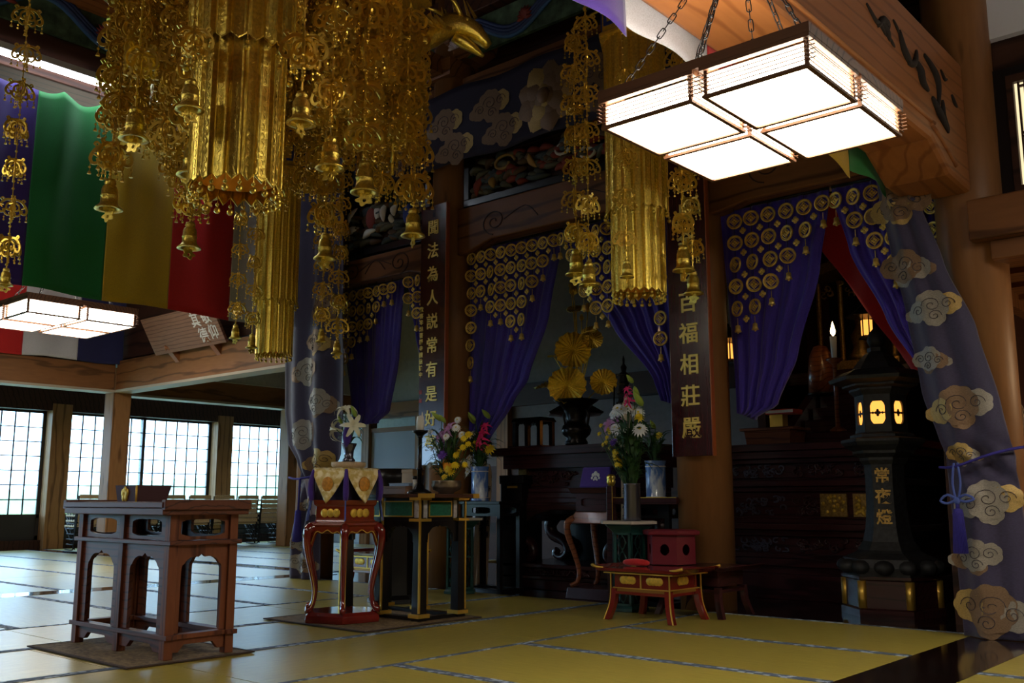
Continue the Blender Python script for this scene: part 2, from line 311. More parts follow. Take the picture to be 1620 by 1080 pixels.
def interp(tab, z):            # tab sorted by z: [(z, val)]
    if z <= tab[0][0]: return tab[0][1]
    for (a, va), (b, vb) in zip(tab, tab[1:]):
        if z <= b: t = (z - a) / (b - a); t = t * t * (3 - 2 * t) * 0.4 + t * 0.6; return va + (vb - va) * t
    return tab[-1][1]
ORD = ['first', 'second', 'third', 'fourth', 'fifth', 'sixth', 'seventh', 'eighth', 'ninth', 'tenth']
# ================================================================== SETTING
fl = MB().bx(-17.1, 4, -5.2, 14, -0.30, -0.052); floor = struct('floor', fl, FLOOR_LACQ)
_mats = {}
def lay(x0, x1, y0, y1, axis):
    w_, l_ = round(x1 - x0, 3), round(y1 - y0, 3); k = (w_, l_, axis)
    if k not in _mats:
        g = 0.003; a = MB().bx(g, w_ - g, g, l_ - g, -0.052, 0)
        e = 0.032
        if axis == 'X': bb = [MB().bx(g, w_ - g, g, e, -0.01, 0.0025), MB().bx(g, w_ - g, l_ - e, l_ - g, -0.01, 0.0025)]
        else: bb = [MB().bx(g, e, g, l_ - g, -0.01, 0.0025), MB().bx(w_ - e, w_ - g, g, l_ - g, -0.01, 0.0025)]
        _mats[k] = (a.mesh('tatami_mat', TAT_X if axis == 'X' else TAT_Y), [q.mesh('border', BORDER) for q in bb])
    me, bs = _mats[k]; t = link('tatami_mat', me, floor, (x0, y0, 0))
    for q in bs: link('border', q, t)
for a, b in ((5.2, 6.30), (4.235, 5.2), (3.29, 4.235), (2.345, 3.29), (1.40, 2.345), (0.455, 1.40)): lay(-3.63, -1.87, a, b, 'X')
for i, (a, b) in enumerate(((-4.56, -3.63), (-5.49, -4.56), (-6.42, -5.49))):
    for (c, d) in ((4.44, 6.30), (2.58, 4.44), (0.72, 2.58)): lay(a, b, c - (0.25 if i == 1 else 0), d - (0.25 if i == 1 and d < 6 else 0), 'Y')
for a, b in ((5.43, 6.30), (4.50, 5.43), (3.57, 4.50), (2.64, 3.57), (1.71, 2.64)): lay(-8.52, -6.42, a, b, 'X')
for a, b in ((5.9, 6.84), (4.96, 5.9), (4.02, 4.96), (3.08, 4.02), (2.14, 3.08)):
    for x0, x1 in ((-10.6, -8.84), (-12.4, -10.6), (-14.2, -12.4), (-16.4, -14.2)): lay(x0, x1, a, b, 'X')
for a, b in ((7.1, 8.04), (8.04, 8.98), (8.98, 9.92), (9.92, 10.86), (10.86, 11.8)):
    for x0, x1 in ((-10.6, -8.84), (-12.4, -10.6), (-14.2, -12.4), (-16.4, -14.2)): lay(x0, x1, a, b, 'X')
for a, b in ((4.9, 5.85), (3.95, 4.9), (3.0, 3.95)): lay(-1.46, 0.3, a, b, 'X')
struct('trim_1', MB().bx(-1.87, -1.46, -1, 6.30, -0.05, 0.0), FLOOR_LACQ, floor)
struct('trim_2', MB().bx(-8.84, -8.52, -1, 6.84, -0.05, 0.001), FLOOR_LACQ, floor)
struct('trim_3', MB().bx(-16.4, -8.84, 6.84, 7.1, -0.05, 0.001), FLOOR_LACQ, floor)
struct('trim_4', MB().bx(-8.84, 0.5, 6.30, 9.4, -0.05, -0.004), FLOOR_LACQ, floor)
# walls: left window wall, back, right, front (behind the photographer), upper walls above the lintels
WX = -16.8
POSTS = [1.0, 4.15, 7.30, 10.45, 13.6]
wl = MB(); wl.bx(WX - .12, WX + .12, -5.2, 14, 2.38, 6.0); wl.bx(WX - .1, WX + .1, -5.2, 14, -.3, 0.14)
wall_left = struct('wall_left', wl, W_DARK)
for y in [-2.15] + POSTS: ob('post', MB().bx(WX - .16, WX + .22, y - .13, y + .2, -.05, 2.4), W_PALE, wall_left)
ob('head_rail', MB().bx(WX - .14, WX + .2, -5.2, 14, 2.28, 2.62), W_DARK, wall_left)
pane_me = {}
wn = 0
for bi in range(len(POSTS) - 1):
    y0, y1 = POSTS[bi] + .2, POSTS[bi + 1] - .13; ym = (y0 + y1) / 2
    for (a, b, off) in ((y0, ym + .03, 0.03), (ym - .03, y1, -0.03)):
        wn += 1; x = WX + off; z0, z1 = 0.14, 2.30; st = 0.055; lo = 0.56
        fr = MB()
        fr.bx(x - .018, x + .018, a, a + st, z0, z1); fr.bx(x - .018, x + .018, b - st, b, z0, z1); fr.bx(x - .018, x + .018, a, b, z0, z0 + .07); fr.bx(x - .018, x + .018, a, b, z1 - .06, z1); fr.bx(x - .018, x + .018, a, b, lo - .06, lo)
        wo = struct('window_%d' % wn, fr, SASH)
        ob('kick_panel', MB().bx(x - .008, x + .008, a + .03, b - .03, z0 + .05, lo - .03), SASH, wo)
        nc, nr = 6, 7; A, B, Z0, Z1 = a + st, b - st, lo, z1 - .06; dw, dh = (B - A) / nc, (Z1 - Z0) / nr
        mu = MB()
        for i in range(1, nc): mu.bx(x - .007, x + .007, A + i * dw - .011, A + i * dw + .011, Z0, Z1)
        for j in range(1, nr): mu.bx(x - .006, x + .006, A, B, Z0 + j * dh - .008, Z0 + j * dh + .008)
        ob('muntin', mu, SASH, wo)
        if b > 4.2:
            k = (round(dw, 4), round(dh, 4))
            if k not in pane_me: pane_me[k] = MB().bx(-.002, .002, .006, dw - .006, .005, dh - .005).mesh('pane', FROST)
            for i in range(nc):
                for j in range(nr): link('pane', pane_me[k], wo, (x, A + i * dw, Z0 + j * dh))
        else: ob('pane', MB().bx(x - .002, x + .002, A, B, Z0, Z1), FROST, wo)
# garden outside
struct('ground', MB().bx(-60, -17.2, -30, 45, -0.7, -0.5), LAWN)['kind'] = 'structure'
def hedge_fn(u, v):
    y = -12 + 40 * u; a = pi * v
    n = noise.noise(Vector((y * .8, v * 4, 3))) * .25
    return (-24 - (1.6 + n) * cos(a), y, -0.5 + (1.75 + n + .2 * sin(y * .5)) * sin(a))
hd = ob('clipped_hedge', MB().grid(hedge_fn, 120, 14), HEDGE); tag(hd, 'clipped green hedge seen as a pale green blur beyond the frosted windows', 'hedge')
# back, right, front walls and the ceiling
struct('wall_back', MB().bx(-17, 4, 13.2, 13.4, -.3, 6.0), PLASTER)
struct('wall_right', MB().bx(3.2, 3.4, -5.2, 13.4, -.3, 6.0), W_DARK)
wf = MB(); wf.bx(-17, 4, -5.3, -5.1, 2.65, 6.0); wf.bx(-17, 4, -5.3, -5.1, -.3, 2.65)
struct('wall_front', wf, W_DARK)
struct('ceiling', MB().bx(-17, 4, -5.3, 13.4, 6.0, 6.1), W_CEIL)
cl = bpy.data.objects['ceiling']
for i in range(14): ob('ceiling_rib', MB().bx(-8.5, -1.8, -1.2 + i * .6, -1.12 + i * .6, 5.9, 6.0), W_CEIL, cl)
# partition above the main row of pillars and on the two side rows
struct('wall_altar', MB().bx(-8.5, -1.8, 6.62, 6.72, 4.0, 6.0), W_DARK)
struct('wall_side', MB().bx(-9.05, -8.95, -1, 6.4, 5.0, 6.0), W_DARK)
struct('wall_aisle', MB().bx(-14.2, -8.7, 7.06, 7.12, 2.9, 6.0), W_DARK)
wq = MB().bx(-14.35, -14.25, 7.1, 13.2, 2.74, 6.0); struct('wall_corridor', wq, PLASTER)
wr = struct('wall_lattice', MB().bx(-1.62, 3.2, 6.56, 6.64, 3.52, 6.0), W_DARK)
ob('plaster_panel', MB().bx(-1.60, 3.2, 6.50, 6.56, 3.74, 5.2), mat('grey_upper_plaster', (0.55, 0.55, 0.60), 0.9), wr)
# centre bay back wall, far rooms behind
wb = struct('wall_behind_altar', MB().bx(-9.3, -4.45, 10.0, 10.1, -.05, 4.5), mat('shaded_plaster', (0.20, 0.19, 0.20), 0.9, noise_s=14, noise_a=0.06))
ob('shade_board', MB().bx(-9.3, -4.45, 9.95, 10.02, -.05, 1.25), W_DARK, wb)  # added dark board, stands in for the shade low behind the altar
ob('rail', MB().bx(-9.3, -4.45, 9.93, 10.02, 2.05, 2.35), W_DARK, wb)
ob('post', MB().bx(-8.98, -8.78, 9.9, 10.05, -.05, 4.5), W_PALE, wb)
wd = struct('wall_altar_right', MB().bx(-4.45, -1.2, 9.6, 9.7, -.05, 5.0), mat('maroon_back_wall', (0.05, 0.008, 0.008), 0.6))
struct('wall_altar_partition', MB().bx(-4.40, -4.32, 8.6, 9.7, -.05, 5), W_DARK)
wg = struct('wall_far_room', MB().bx(-14.2, -9.3, 11.9, 12.0, 2.5, 4.5), PLASTER)
ob('beam', MB().bx(-14.2, -9.3, 11.84, 12.0, 2.28, 2.55), W_PALEX, wg); ob('lower_rail', MB().bx(-14.2, -9.3, 11.84, 12.0, 2.02, 2.10), W_PALEX, wg)
for x in (-14.0, -12.55, -10.6): ob('post', MB().bx(x - .1, x + .1, 11.8, 12.0, -.05, 2.3), W_PALE, wg)
for x0, x1 in ((-13.9, -12.65), (-12.45, -10.7), (-10.5, -9.3)): ob('sliding_screen', MB().bx(x0, x1, 11.88, 11.92, 0, 2.06), FUSUMA, wg)
# ------------------------------------------------------------------ pillars and beams (things of the frame)
for x, l in ((-8.5, 'round timber pillar behind the cloud drape at the far end'), (-6.47, 'round timber pillar with the calligraphy board beginning with the character for hear'), (-3.78, 'stout round cedar pillar with bold grain beside the red perforated box'), (-1.78, 'round timber pillar behind the gathered cloud drape with the tassel')):
    p = ob('round_pillar', MB().lathe([(.205, -.05), (.205, 5.9)], 40), WP_Z, None, (x, 6.5, 0)); tag(p, l, 'pillar', 'round pillars of the altar front'); p['kind'] = 'structure'
def rainbow(name, x0, x1, z0, z1, sag, label, y0=6.38, y1=6.62):
    poly = []
    for i in range(17):
        t = i / 16; e = min(t, 1 - t) / .16; poly.append((x0 + (x1 - x0) * t, z0 + sag * (min(1, e) ** 2)))
    poly += [(x1, z1), (x0, z1)]
    o = ob(name, MB().prism(poly, y0, y1), WP_X, bev=.012); tag(o, label, 'beam', 'lintel beams between the pillars'); o['kind'] = 'structure'
    # carved swirl lines near both ends
    for s, xe in ((1, x0), (-1, x1)):
        pts = []
        for k in range(34):
            a = k * .33; r = .015 + .0042 * k; pts.append((xe + s * (.48 + r * cos(a)), y0 - .002, (z0 + z1) / 2 + .02 + r * sin(a) * .8))
        ob('carved_swirl', MB().tube(pts, .007, 4), W_DARK, o)
        ob('carved_swirl', MB().tube(smoothpts([(xe + s * .60, y0 - .002, (z0 + z1) / 2 + .02), (xe + s * .85, y0 - .002, (z0 + z1) / 2 + .10), (xe + s * 1.0, y0 - .002, (z0 + z1) / 2 - .02)]), .006, 4), W_DARK, o)
    return o
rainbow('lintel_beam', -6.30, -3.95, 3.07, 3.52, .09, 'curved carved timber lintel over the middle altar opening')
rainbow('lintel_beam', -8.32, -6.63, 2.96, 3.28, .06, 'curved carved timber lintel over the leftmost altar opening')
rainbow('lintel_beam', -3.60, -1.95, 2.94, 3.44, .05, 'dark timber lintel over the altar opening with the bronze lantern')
# upper row: brackets and stacked beams under the painted frieze
ub = MB(); ub.bx(-8.5, -1.8, 6.42, 6.62, 4.62, 4.86); o = ob('upper_beam', ub, WP_X, bev=.01); tag(o, 'dark upper tie beam just above the navy cloud band', 'beam'); o['kind'] = 'structure'
ub = MB(); ub.bx(-8.5, -1.8, 6.30, 6.6, 5.42, 5.7); o = ob('upper_beam', ub, W_CEIL, bev=.01); tag(o, 'dark ceiling beam above the painted blue wave frieze', 'beam'); o['kind'] = 'structure'
def bracket(x, y, l, turn=False):
    t = thing('bracket_block', l, 'bracket', (x, y, 4.86), pi / 2 if turn else 0, 'wooden bracket blocks under the ceiling')
    ob('bearing_block', MB().taper(-.17, .17, -.22, .2, .0, .16, -.04), WP_X, t)
    pl = [(-.5, .30), (-.46, .2), (-.3, .16), (.3, .16), (.46, .2), (.5, .30)]
    ob('bracket_arm', MB().prism(pl, -.14, .12), WP_X, t)
    for dx in (-.42, 0, .42): ob('small_block', MB().taper(dx - .09, dx + .09, -.16, .14, .30, .40, -.03), WP_X, t)
    ob('nose', MB().prism([(-.62, .02), (-.7, .12), (-.45, .2), (0, .2), (0, .02)], -.08, .08, 'yz'), WP_X, t)
bracket(-6.47, 6.48, 'carved bracket block above the pillar with the first calligraphy board'); bracket(-3.78, 6.48, 'carved bracket block above the pillar with the second calligraphy board')
bracket(-8.5, 6.48, 'carved bracket block at the far end of the altar front')
# big side beams running towards the viewer
def sidebeam(x, z0, z1, label, m):
    poly = [(-1.2, z0 + .02), (5.6, z0 + .02), (5.9, z0 - .12), (6.3, z0 - .14), (6.3, z1), (-1.2, z1)]
    o = ob('rainbow_beam', MB().prism(poly, x - .2, x + .2, 'yz'), m, bev=.03); tag(o, label, 'beam'); o['kind'] = 'structure'; return o
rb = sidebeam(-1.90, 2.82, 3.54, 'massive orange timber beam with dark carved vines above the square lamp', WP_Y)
ob('moulding', MB().tube(smoothpts([(-1.70, -1, 2.95), (-1.70, 5.0, 2.95), (-1.70, 5.6, 2.92), (-1.70, 6.0, 2.78)]), .016, 6), WP_Y, rb)
def vine(pts, r):      # dark carved, tapering vine on the beam's face
    P = smoothpts([(-1.697, y, z) for y, z in pts], 5); n = len(P); ob('carved_vine', MB().tube(P, [r * (.3 + .7 * sin(pi * min(1, (i + 1) / n))) for i in range(n)], 6), mat('dark_vine_wood', (0.016, 0.010, 0.008), 0.8), rb)
for pts, r in (([(4.69, 3.3), (4.8, 3.25), (4.87, 3.25), (4.94, 3.22)], .014), ([(4.83, 3.23), (4.9, 3.29), (4.96, 3.28), (4.95, 3.22)], .026), ([(4.86, 3.26), (4.94, 3.25), (5.0, 3.21)], .022), ([(5.15, 3.33), (5.19, 3.24), (5.26, 3.2), (5.33, 3.19)], .024),
               ([(5.26, 3.18), (5.36, 3.21), (5.42, 3.31)], .024), ([(5.36, 3.24), (5.44, 3.2), (5.47, 3.14), (5.58, 3.12)], .030), ([(5.55, 3.33), (5.70, 3.28), (5.76, 3.2), (5.74, 3.06)], .026),
               ([(5.64, 3.1), (5.71, 3.05), (5.79, 3.01), (5.90, 2.96)], .028), ([(5.83, 3.14), (5.82, 3.04), (5.92, 2.98)], .020), ([(5.07, 3.36), (5.12, 3.33), (5.15, 3.31)], .010), ([(5.0, 3.23), (5.03, 3.21), (5.07, 3.20)], .010), ([(6.02, 3.24), (6.06, 3.20), (6.12, 3.19)], .014), ([(5.84, 3.34), (5.9, 3.3), (5.96, 3.32)], .012)): vine(pts, r)
lb = sidebeam(-8.90, 4.56, 5.02, 'dark timber beam running over the hung colour cloths', W_CEIL)
lb2 = ob('upper_beam', MB().bx(-8.72, -8.42, -1.2, 6.4, 5.34, 5.55), WP_Y); tag(lb2, 'brown beam above the painted frieze at the top corner of the hall', 'beam'); lb2['kind'] = 'structure'
# tie beam, lower beam and lattice window on the viewer's right
o = ob('tie_beam', MB().bx(-1.72, 3.2, 6.22, 6.52, 2.36, 2.62), WP_X, bev=.012); tag(o, 'square-ended tie beam projecting over the pillar beside the lattice window', 'beam'); o['kind'] = 'structure'
o = ob('tie_beam', MB().bx(-1.62, 3.2, 6.30, 6.50, 2.24, 2.36), WP_X, bev=.008); tag(o, 'thin lower rail under the square-ended tie beam', 'beam'); o['kind'] = 'structure'
cs2 = struct('ceiling_side', MB().bx(-2.06, 3.2, 6.74, 9.6, 2.40, 2.46), WP_X)
for i in range(5): ob('batten', MB().bx(-2.06, 3.2, 6.85 + .5 * i, 6.91 + .5 * i, 2.36, 2.40), WP_X, cs2)
ob('cornice', MB().bx(-2.06, -1.97, 6.74, 9.6, 2.28, 2.40), WP_X, cs2)
struct('wall_side_room', MB().bx(-2.12, -2.06, 6.74, 9.6, -.05, 2.46), W_DARK)
pl_ = thing('paper_floor_lamp', 'lit paper floor lamp in the side room past the edge of the picture', 'lamp', (.35, 8.0, -.05))
for (x, y) in ((-.15, -.15), (.15, -.15), (-.15, .15), (.15, .15)): ob('post', MB().bx(x - .012, x + .012, y - .012, y + .012, 0, 1.1), W_LAMP, pl_)
ob('paper_shade', MB().bx(-.138, .138, -.138, .138, .35, 1.08), emat('floor_lamp_paper', (1.0, 0.72, 0.42), 16.0), pl_); ob('base', MB().bx(-.17, .17, -.17, .17, 0, .04), W_LAMP, pl_)
w9 = struct('window_9', MB().ringpanel(-1.60, 0.4, 2.62, 3.52, [(-1.48, 2.72), (-.6, 2.70), (.1, 2.72), (.1, 3.10), (.1, 3.42), (-.6, 3.43), (-1.48, 3.42), (-1.48, 3.10)], 6.50, 6.56), BLACK)
ob('shoji_paper', MB().bx(-1.47, .1, 6.535, 6.54, 2.7, 3.44), SHOJI_GLOW, w9)
ob('inner_frame', MB().ringpanel(-1.50, .13, 2.68, 3.46, [(-1.46, 2.73), (-.6, 2.73), (.09, 2.73), (.09, 3.1), (.09, 3.41), (-.6, 3.41), (-1.46, 3.41), (-1.46, 3.1)], 6.49, 6.53), W_DARK, w9)
bar = MB().bx(-.006, .006, 6.515, 6.532, 2.72, 3.42).mesh('lattice_bar', W_DARK)
for i in range(42): link('lattice_bar', bar, w9, (-1.435 + i * .036, 0, 0))
for z in (2.745, 3.05, 3.075, 3.385): ob('lattice_rail', MB().bx(-1.44, .1, 6.512, 6.534, z - .006, z + .006), W_DARK, w9)
# corridor side of the left aisle: posts and beams
for (x, y, l) in ((-14.2, 7.1, 'square timber corner post of the aisle behind the tall desk'), (-14.5, 10.5, 'square timber post beyond the stacked chairs near the cloud drape'), (-14.2, 1.5, 'square timber post at the outer side of the aisle, out by the entrance')):
    p = ob('square_post', MB().bx(-.14, .14, -.14, .14, 0, 2.76), W_PALE, None, (x, y, 0), bev=.008); tag(p, l, 'post', 'square posts of the left aisle'); p['kind'] = 'structure'
def beam(x0, x1, y0, y1, z0, z1, m, l, lip=None):
    p = ob('aisle_beam', MB().bx(x0, x1, y0, y1, z0, z1), m, bev=.008); tag(p, l, 'beam', 'beams of the left aisle'); p['kind'] = 'structure'
    if lip: ob('lit_track_edge', MB().bx(*lip), mat('lit_edge_tone', (0.42, 0.34, 0.26), 0.6), p)  # pale strip paints window light along the beam's lower edge
beam(-14.06, -8.6, 6.98, 7.24, 2.42, 2.86, W_PALEX, 'long pale timber beam carrying the wooden sign', (-14.06, -8.6, 6.96, 7.22, 2.385, 2.42))
beam(-14.33, -14.07, -1, 6.96, 2.42, 2.80, W_PALEY, 'timber beam under the red, grey and navy cloths', (-14.35, -14.05, -1, 6.96, 2.385, 2.42))
beam(-14.62, -14.36, 7.24, 13, 2.42, 2.74, W_PALEY, 'timber beam crossing over the stacked chairs', (-14.64, -14.34, 7.24, 13, 2.385, 2.42))
# ================================================================== GILT HANGINGS
def filigree(k=5, seed=1):      # openwork pendant: unit radius about 1, from z=.8 to z=-.9
    m = MB(); rnd = random.Random(seed)
    m.lathe([(.02, .92), (.16, .86), (.22, .74), (.10, .70), (.12, .60), (.05, .55)], 8)
    m.tube([(0, 0, .9), (0, 0, -.95)], .035, 4)
    for z in (-.55, -.70, -.85): m.ball((0, 0, z), .085, 6, 4)
    for i in range(k):
        a = 2 * pi * i / k + .2; R = Matrix.Rotation(a, 4, 'Z'); q = MB()
        q.tube(smoothpts([(.10, 0, .72), (.42, 0, .70), (.74, 0, .42), (.92, 0, .02), (.80, 0, -.24), (.58, 0, -.18), (.60, 0, .02)], 3), .055, 4, ref=(0, 1, 0), flat=1.9)
        q.tube(smoothpts([(.12, 0, .55), (.36, 0, .38), (.42, 0, .10), (.24, 0, -.06), (.14, 0, .10), (.22, 0, .20)], 3), .05, 4, ref=(0, 1, 0), flat=1.7)
        q.tube(smoothpts([(.40, 0, .12), (.52, 0, -.20), (.34, 0, -.42), (.16, 0, -.36), (.20, 0, -.22)], 3), .048, 4, ref=(0, 1, 0), flat=1.7)
        q.tube(smoothpts([(.60, 0, .56), (.78, 0, .72), (.66, 0, .82), (.56, 0, .72)], 2), .045, 4, ref=(0, 1, 0), flat=1.6)
        q.tube([(.62, -.30, .2), (.80, -.13, .26), (.80, .13, .26), (.62, .30, .2)], .04, 4)
        q.tube([(.90, 0, .0), (.92, 0, -.66)], .016, 3); q.ball((.92, 0, -.44), .065, 5, 4); q.lathe([(.02, .0), (.06, -.04), (.10, -.16), (.03, -.17)], 6, (.92, 0, -.62))
        q.tube([(.50, 0, -.2), (.52, 0, -.80)], .016, 3); q.ball((.52, 0, -.58), .06, 5, 4); q.ball((.52, 0, -.80), .075, 5, 4)
        m.xf(Matrix.Identity(4)); b = q.xf(R); m.add(b.v, b.f)
    return m
FIL = [filigree(5, 1).mesh('ornament', GOLD_F), filigree(4, 2).mesh('ornament', GOLD_F), filigree(6, 3).mesh('ornament', GOLD_F)]
def bell_mb():
    return MB().lathe([(.012, .06), (.03, .055), (.038, .03), (.030, .02), (.042, .01), (.05, -.01), (.052, -.05), (.056, -.055), (.052, -.06), (.054, -.10), (.062, -.115), (.085, -.135), (.088, -.145), (.06, -.14), (.045, -.10), (.04, -.02), (.0, -.015)], 18)
BELL = bell_mb().mesh('bell', GOLD)
def clapper_mb():
    pl = []
    for i in range(36):
        a = 2 * pi * i / 36; r = .042 * (1 + .22 * cos(5 * a)); pl.append((r * 1.25 * cos(a), -.185 + r * .85 * sin(a)))
    hole = [(.012 * cos(2 * pi * i / 36), -.19 + .012 * sin(2 * pi * i / 36)) for i in range(36)]
    m = MB(); k = 36; vs = [(p[0], t, p[1]) for t in (-.003, .003) for ring in (hole, pl) for p in ring]; fs = []
    for i in range(k):
        j = (i + 1) % k; fs += [(i, j, k + j, k + i), (2 * k + i, 3 * k + i, 3 * k + j, 2 * k + j), (i, 2 * k + i, 2 * k + j, j), (k + i, k + j, 3 * k + j, 3 * k + i)]
    m.add(vs, fs); m.tube([(0, 0, -.06), (0, 0, -.16)], .004, 4); return m
CLAP = clapper_mb().mesh('clapper_plate', GOLD)
_chain = {}
def beadchain(L):
    k = round(L, 2)
    if k not in _chain:
        m = MB(); m.tube([(0, 0, 0), (0, 0, -L)], .0035, 4); n = int(L / .045)
        for i in range(n): m.ball((0, 0, -i * .045 - .02), .0085, 5, 4)
        _chain[k] = m.mesh('bead_chain', GOLD_F)
    return _chain[k]
ARMS = {}
def string(label, x, y, ztop, zbell, n, r, bell=1.0, group=None, kind=0, first=0.0, clap=True):
    t = thing('hanging_ornament', label, 'ornament', (x, y, ztop), random.uniform(0, 6), group)
    if group in ARMS: d = ARMS[group]; ob('hanging_arm', MB().tube(smoothpts([(0, 0, ztop + .02), ((x - d.location.x) * .5, (y - d.location.y) * .5, ztop + .10), (x - d.location.x, y - d.location.y, ztop + .01), (x - d.location.x, y - d.location.y, ztop - .02)], 3), .010, 5), GOLD, d)
    L = ztop - zbell - (.16 * bell); link('bead_chain', beadchain(L), t)
    for i in range(n):
        z = -first - (L - first - .03 * bell) * (i + .5) / n
        link('ornament', FIL[(kind + (i % 2 if kind == 0 else 0)) % 3], t, (random.uniform(-.01, .01), random.uniform(-.01, .01), z), (0, 0, random.uniform(0, 6)), r * random.uniform(.92, 1.06))
    if bell:
        b = link('bell', BELL, t, (0, 0, -L - .02 * bell), (0, 0, random.uniform(0, 3)), bell)
        if clap: link('clapper_plate', CLAP, b, (0, 0, 0), (0, 0, random.uniform(0, 3)))
    return t
# fluted gilt column (doban)
NP = 20
def fluted_panel(R, H, tip):
    # one chevron-ended panel of the accordion, local frame: centre on +X
    h = pi / NP; w = R * sin(h); d = R * .075; x0 = R * cos(h)
    vs = [(x0 - d, -w, 0), (x0 + .001, -w * .55, 0), (x0 + .001, w * .55, 0), (x0 - d, w, 0),
          (x0 - d, -w, -H), (x0 + .001, -w * .55, -H - tip * .55), (x0 + .001, w * .55, -H - tip * .55), (x0 - d, w, -H), (x0, 0, -H - tip), (x0, 0, 0)]
    m = MB(); m.add(vs, [(0, 1, 5, 4), (1, 9, 8, 5), (9, 2, 6, 8), (2, 3, 7, 6)])
    m.tube([(x0 + .001, -w * .52, -.01), (x0 + .001, -w * .52, -H - tip * .45)], .0019, 4); m.tube([(x0 + .001, w * .52, -.01), (x0 + .001, w * .52, -H - tip * .45)], .0019, 4)
    n = int(H / .035)
    for i in range(n):          # embossed scroll dots down the middle
        z = -.03 - i * .035; m.tube([(x0 + .0004, -.005, z), (x0 + .001, .003, z - .008), (x0 + .0004, .005, z - .018), (x0, -.003, z - .026)], .0024, 4)
    m.tube([(x0 - d, -w, -H), (x0 + .002, 0, -H - tip), (x0 - d, w, -H)], .0042, 4)
    return m.mesh('panel', GOLD)
def doban(label, x, y, zhead, zmid, zbot, dz=0):
    t = thing('fluted_column_banner', label, 'banner', (x, y, 0), 0, 'gilt fluted column banners')
    R1, R2 = .200, .172
    up = ob('upper_tier', MB().lathe([(R1 - .02, zhead), (R1 - .02, zmid + .02), (R1 - .024, zmid + .02), (R1 - .024, zhead)], 32), GOLD_IN, t)
    lo = ob('lower_tier', MB().lathe([(R2 - .02, zmid + .12), (R2 - .02, zbot + .02), (R2 - .024, zbot + .02), (R2 - .024, zmid + .12)], 32), GOLD_IN, t)
    p1 = fluted_panel(R1, zhead - zmid, .032); p2 = fluted_panel(R2, zmid + .12 - zbot, .032)
    for i in range(NP): link('panel', p1, up, (0, 0, zhead), (0, 0, 2 * pi * i / NP)); link('panel', p2, lo, (0, 0, zmid + .12), (0, 0, 2 * pi * i / NP))
    hd = ob('head_box', MB().lathe([(.06, zhead + .52), (.25, zhead + .44), (.25, zhead + .40), (.225, zhead + .38), (.225, zhead + .02), (.25, zhead), (.25, zhead - .02), (.2, zhead - .03)], 6, smooth=False), GOLD_LEAF, t)
    for i in range(6):
        a = pi / 6 + i * pi / 3; fr = MB().ringpanel(-.095, .095, -.15, .15, [(-.075, -.13), (0, -.13), (.075, -.13), (.075, 0), (.075, .13), (0, .13), (-.075, .13), (-.075, 0)], .197, .207, 'yz')
        link('blue_frame', fr.mesh('blue_frame', BLUE_FR), hd, (0, 0, zhead + .2), (0, 0, a))
    drop = MB(); drop.tube([(0, 0, 0), (0, 0, -.05)], .002, 3); drop.ball((0, 0, -.035), .008, 6, 4); drop.ball((0, 0, -.058), .013, 8, 5); dm = drop.mesh('bead_drop', GOLD)
    for i in range(NP):
        a = 2 * pi * (i + .5) / NP
        link('bead_drop', dm, lo, ((R2 - .012) * cos(a), (R2 - .012) * sin(a), zbot - .005))
        if i % 2 == 0: link('bead_drop', dm, up, ((R1 + .006) * cos(a), (R1 + .006) * sin(a), zmid - .01))
    ob('hanging_rod', MB().tube([(0, 0, zhead + .45), (0, 0, 5.98)], .012, 6), GOLD, t)
    return t
D1 = doban('nearest and largest gilt fluted column, cut by the top of the picture', -3.09, 1.945, 3.60, 2.475, 1.95)
D2 = doban('far gilt fluted column ending above the wooden sign and the cloud drape', -7.62, 5.29, 3.92, 2.65, 2.15)
D3 = doban('gilt fluted column hanging behind the lit square lamp', -3.36, 5.04, 3.78, 2.615, 2.09)
G_N = 'ornament strings round the nearest gilt column'; ARMS[G_N] = D1
string('gilt string with a wide plain bell before the green and yellow cloth', -3.336, 1.662, 3.6, 2.11, 4, .085, .62, G_N)
string('gilt string whose bell hangs against the left edge of the nearest fluted column', -2.953, 1.665, 3.6, 2.12, 5, .075, .56, G_N)
string('gilt string with the highest bell just right of the nearest fluted column', -2.662, 1.921, 3.6, 2.07, 5, .09, .58, G_N)
string('gilt string with a ribbed bell, second right of the nearest fluted column', -2.744, 2.115, 3.6, 1.98, 5, .085, .6, G_N)
string('gilt string behind the left rim of the nearest fluted column', -3.526, 2.094, 3.6, 2.03, 5, .08, .5, G_N)
G_F = 'ornament strings round the far gilt column'; ARMS[G_F] = D2
string('thin gilt ornament string before the pale cloth, left of the far column', -7.543, 4.821, 4.0, 2.22, 6, .085, .62, G_F, 1)
string('thin gilt ornament string touching the left side of the far column', -7.256, 4.806, 4.0, 2.10, 7, .085, .62, G_F, 1)
string('thin gilt ornament string immediately right of the far column', -7.124, 5.455, 4.0, 2.22, 7, .10, .62, G_F, 1)
string('thin gilt ornament string second right of the far column, over a pale cloud', -7.332, 5.804, 4.0, 2.17, 7, .11, .65, G_F, 1)
G_R = 'ornament strings round the gilt column behind the lamp'; ARMS[G_R] = D3
string('long gilt string beside the column behind the lamp, ending in the higher bell of two', -3.775, 4.936, 3.95, 2.24, 7, .095, .85, G_R, 0)
string('long gilt string beside the column behind the lamp, ending in the lower bell of two', -3.534, 4.749, 3.95, 2.10, 7, .085, .75, G_R, 1)
string('gilt ornament string hanging in front of the column behind the lamp', -3.129, 4.572, 3.95, 2.06, 5, .075, .5, G_R, 1, .55)
string('gilt ornament string in front of the second calligraphy board, upper bell', -3.038, 5.051, 3.95, 2.17, 6, .10, .8, G_R, 0)
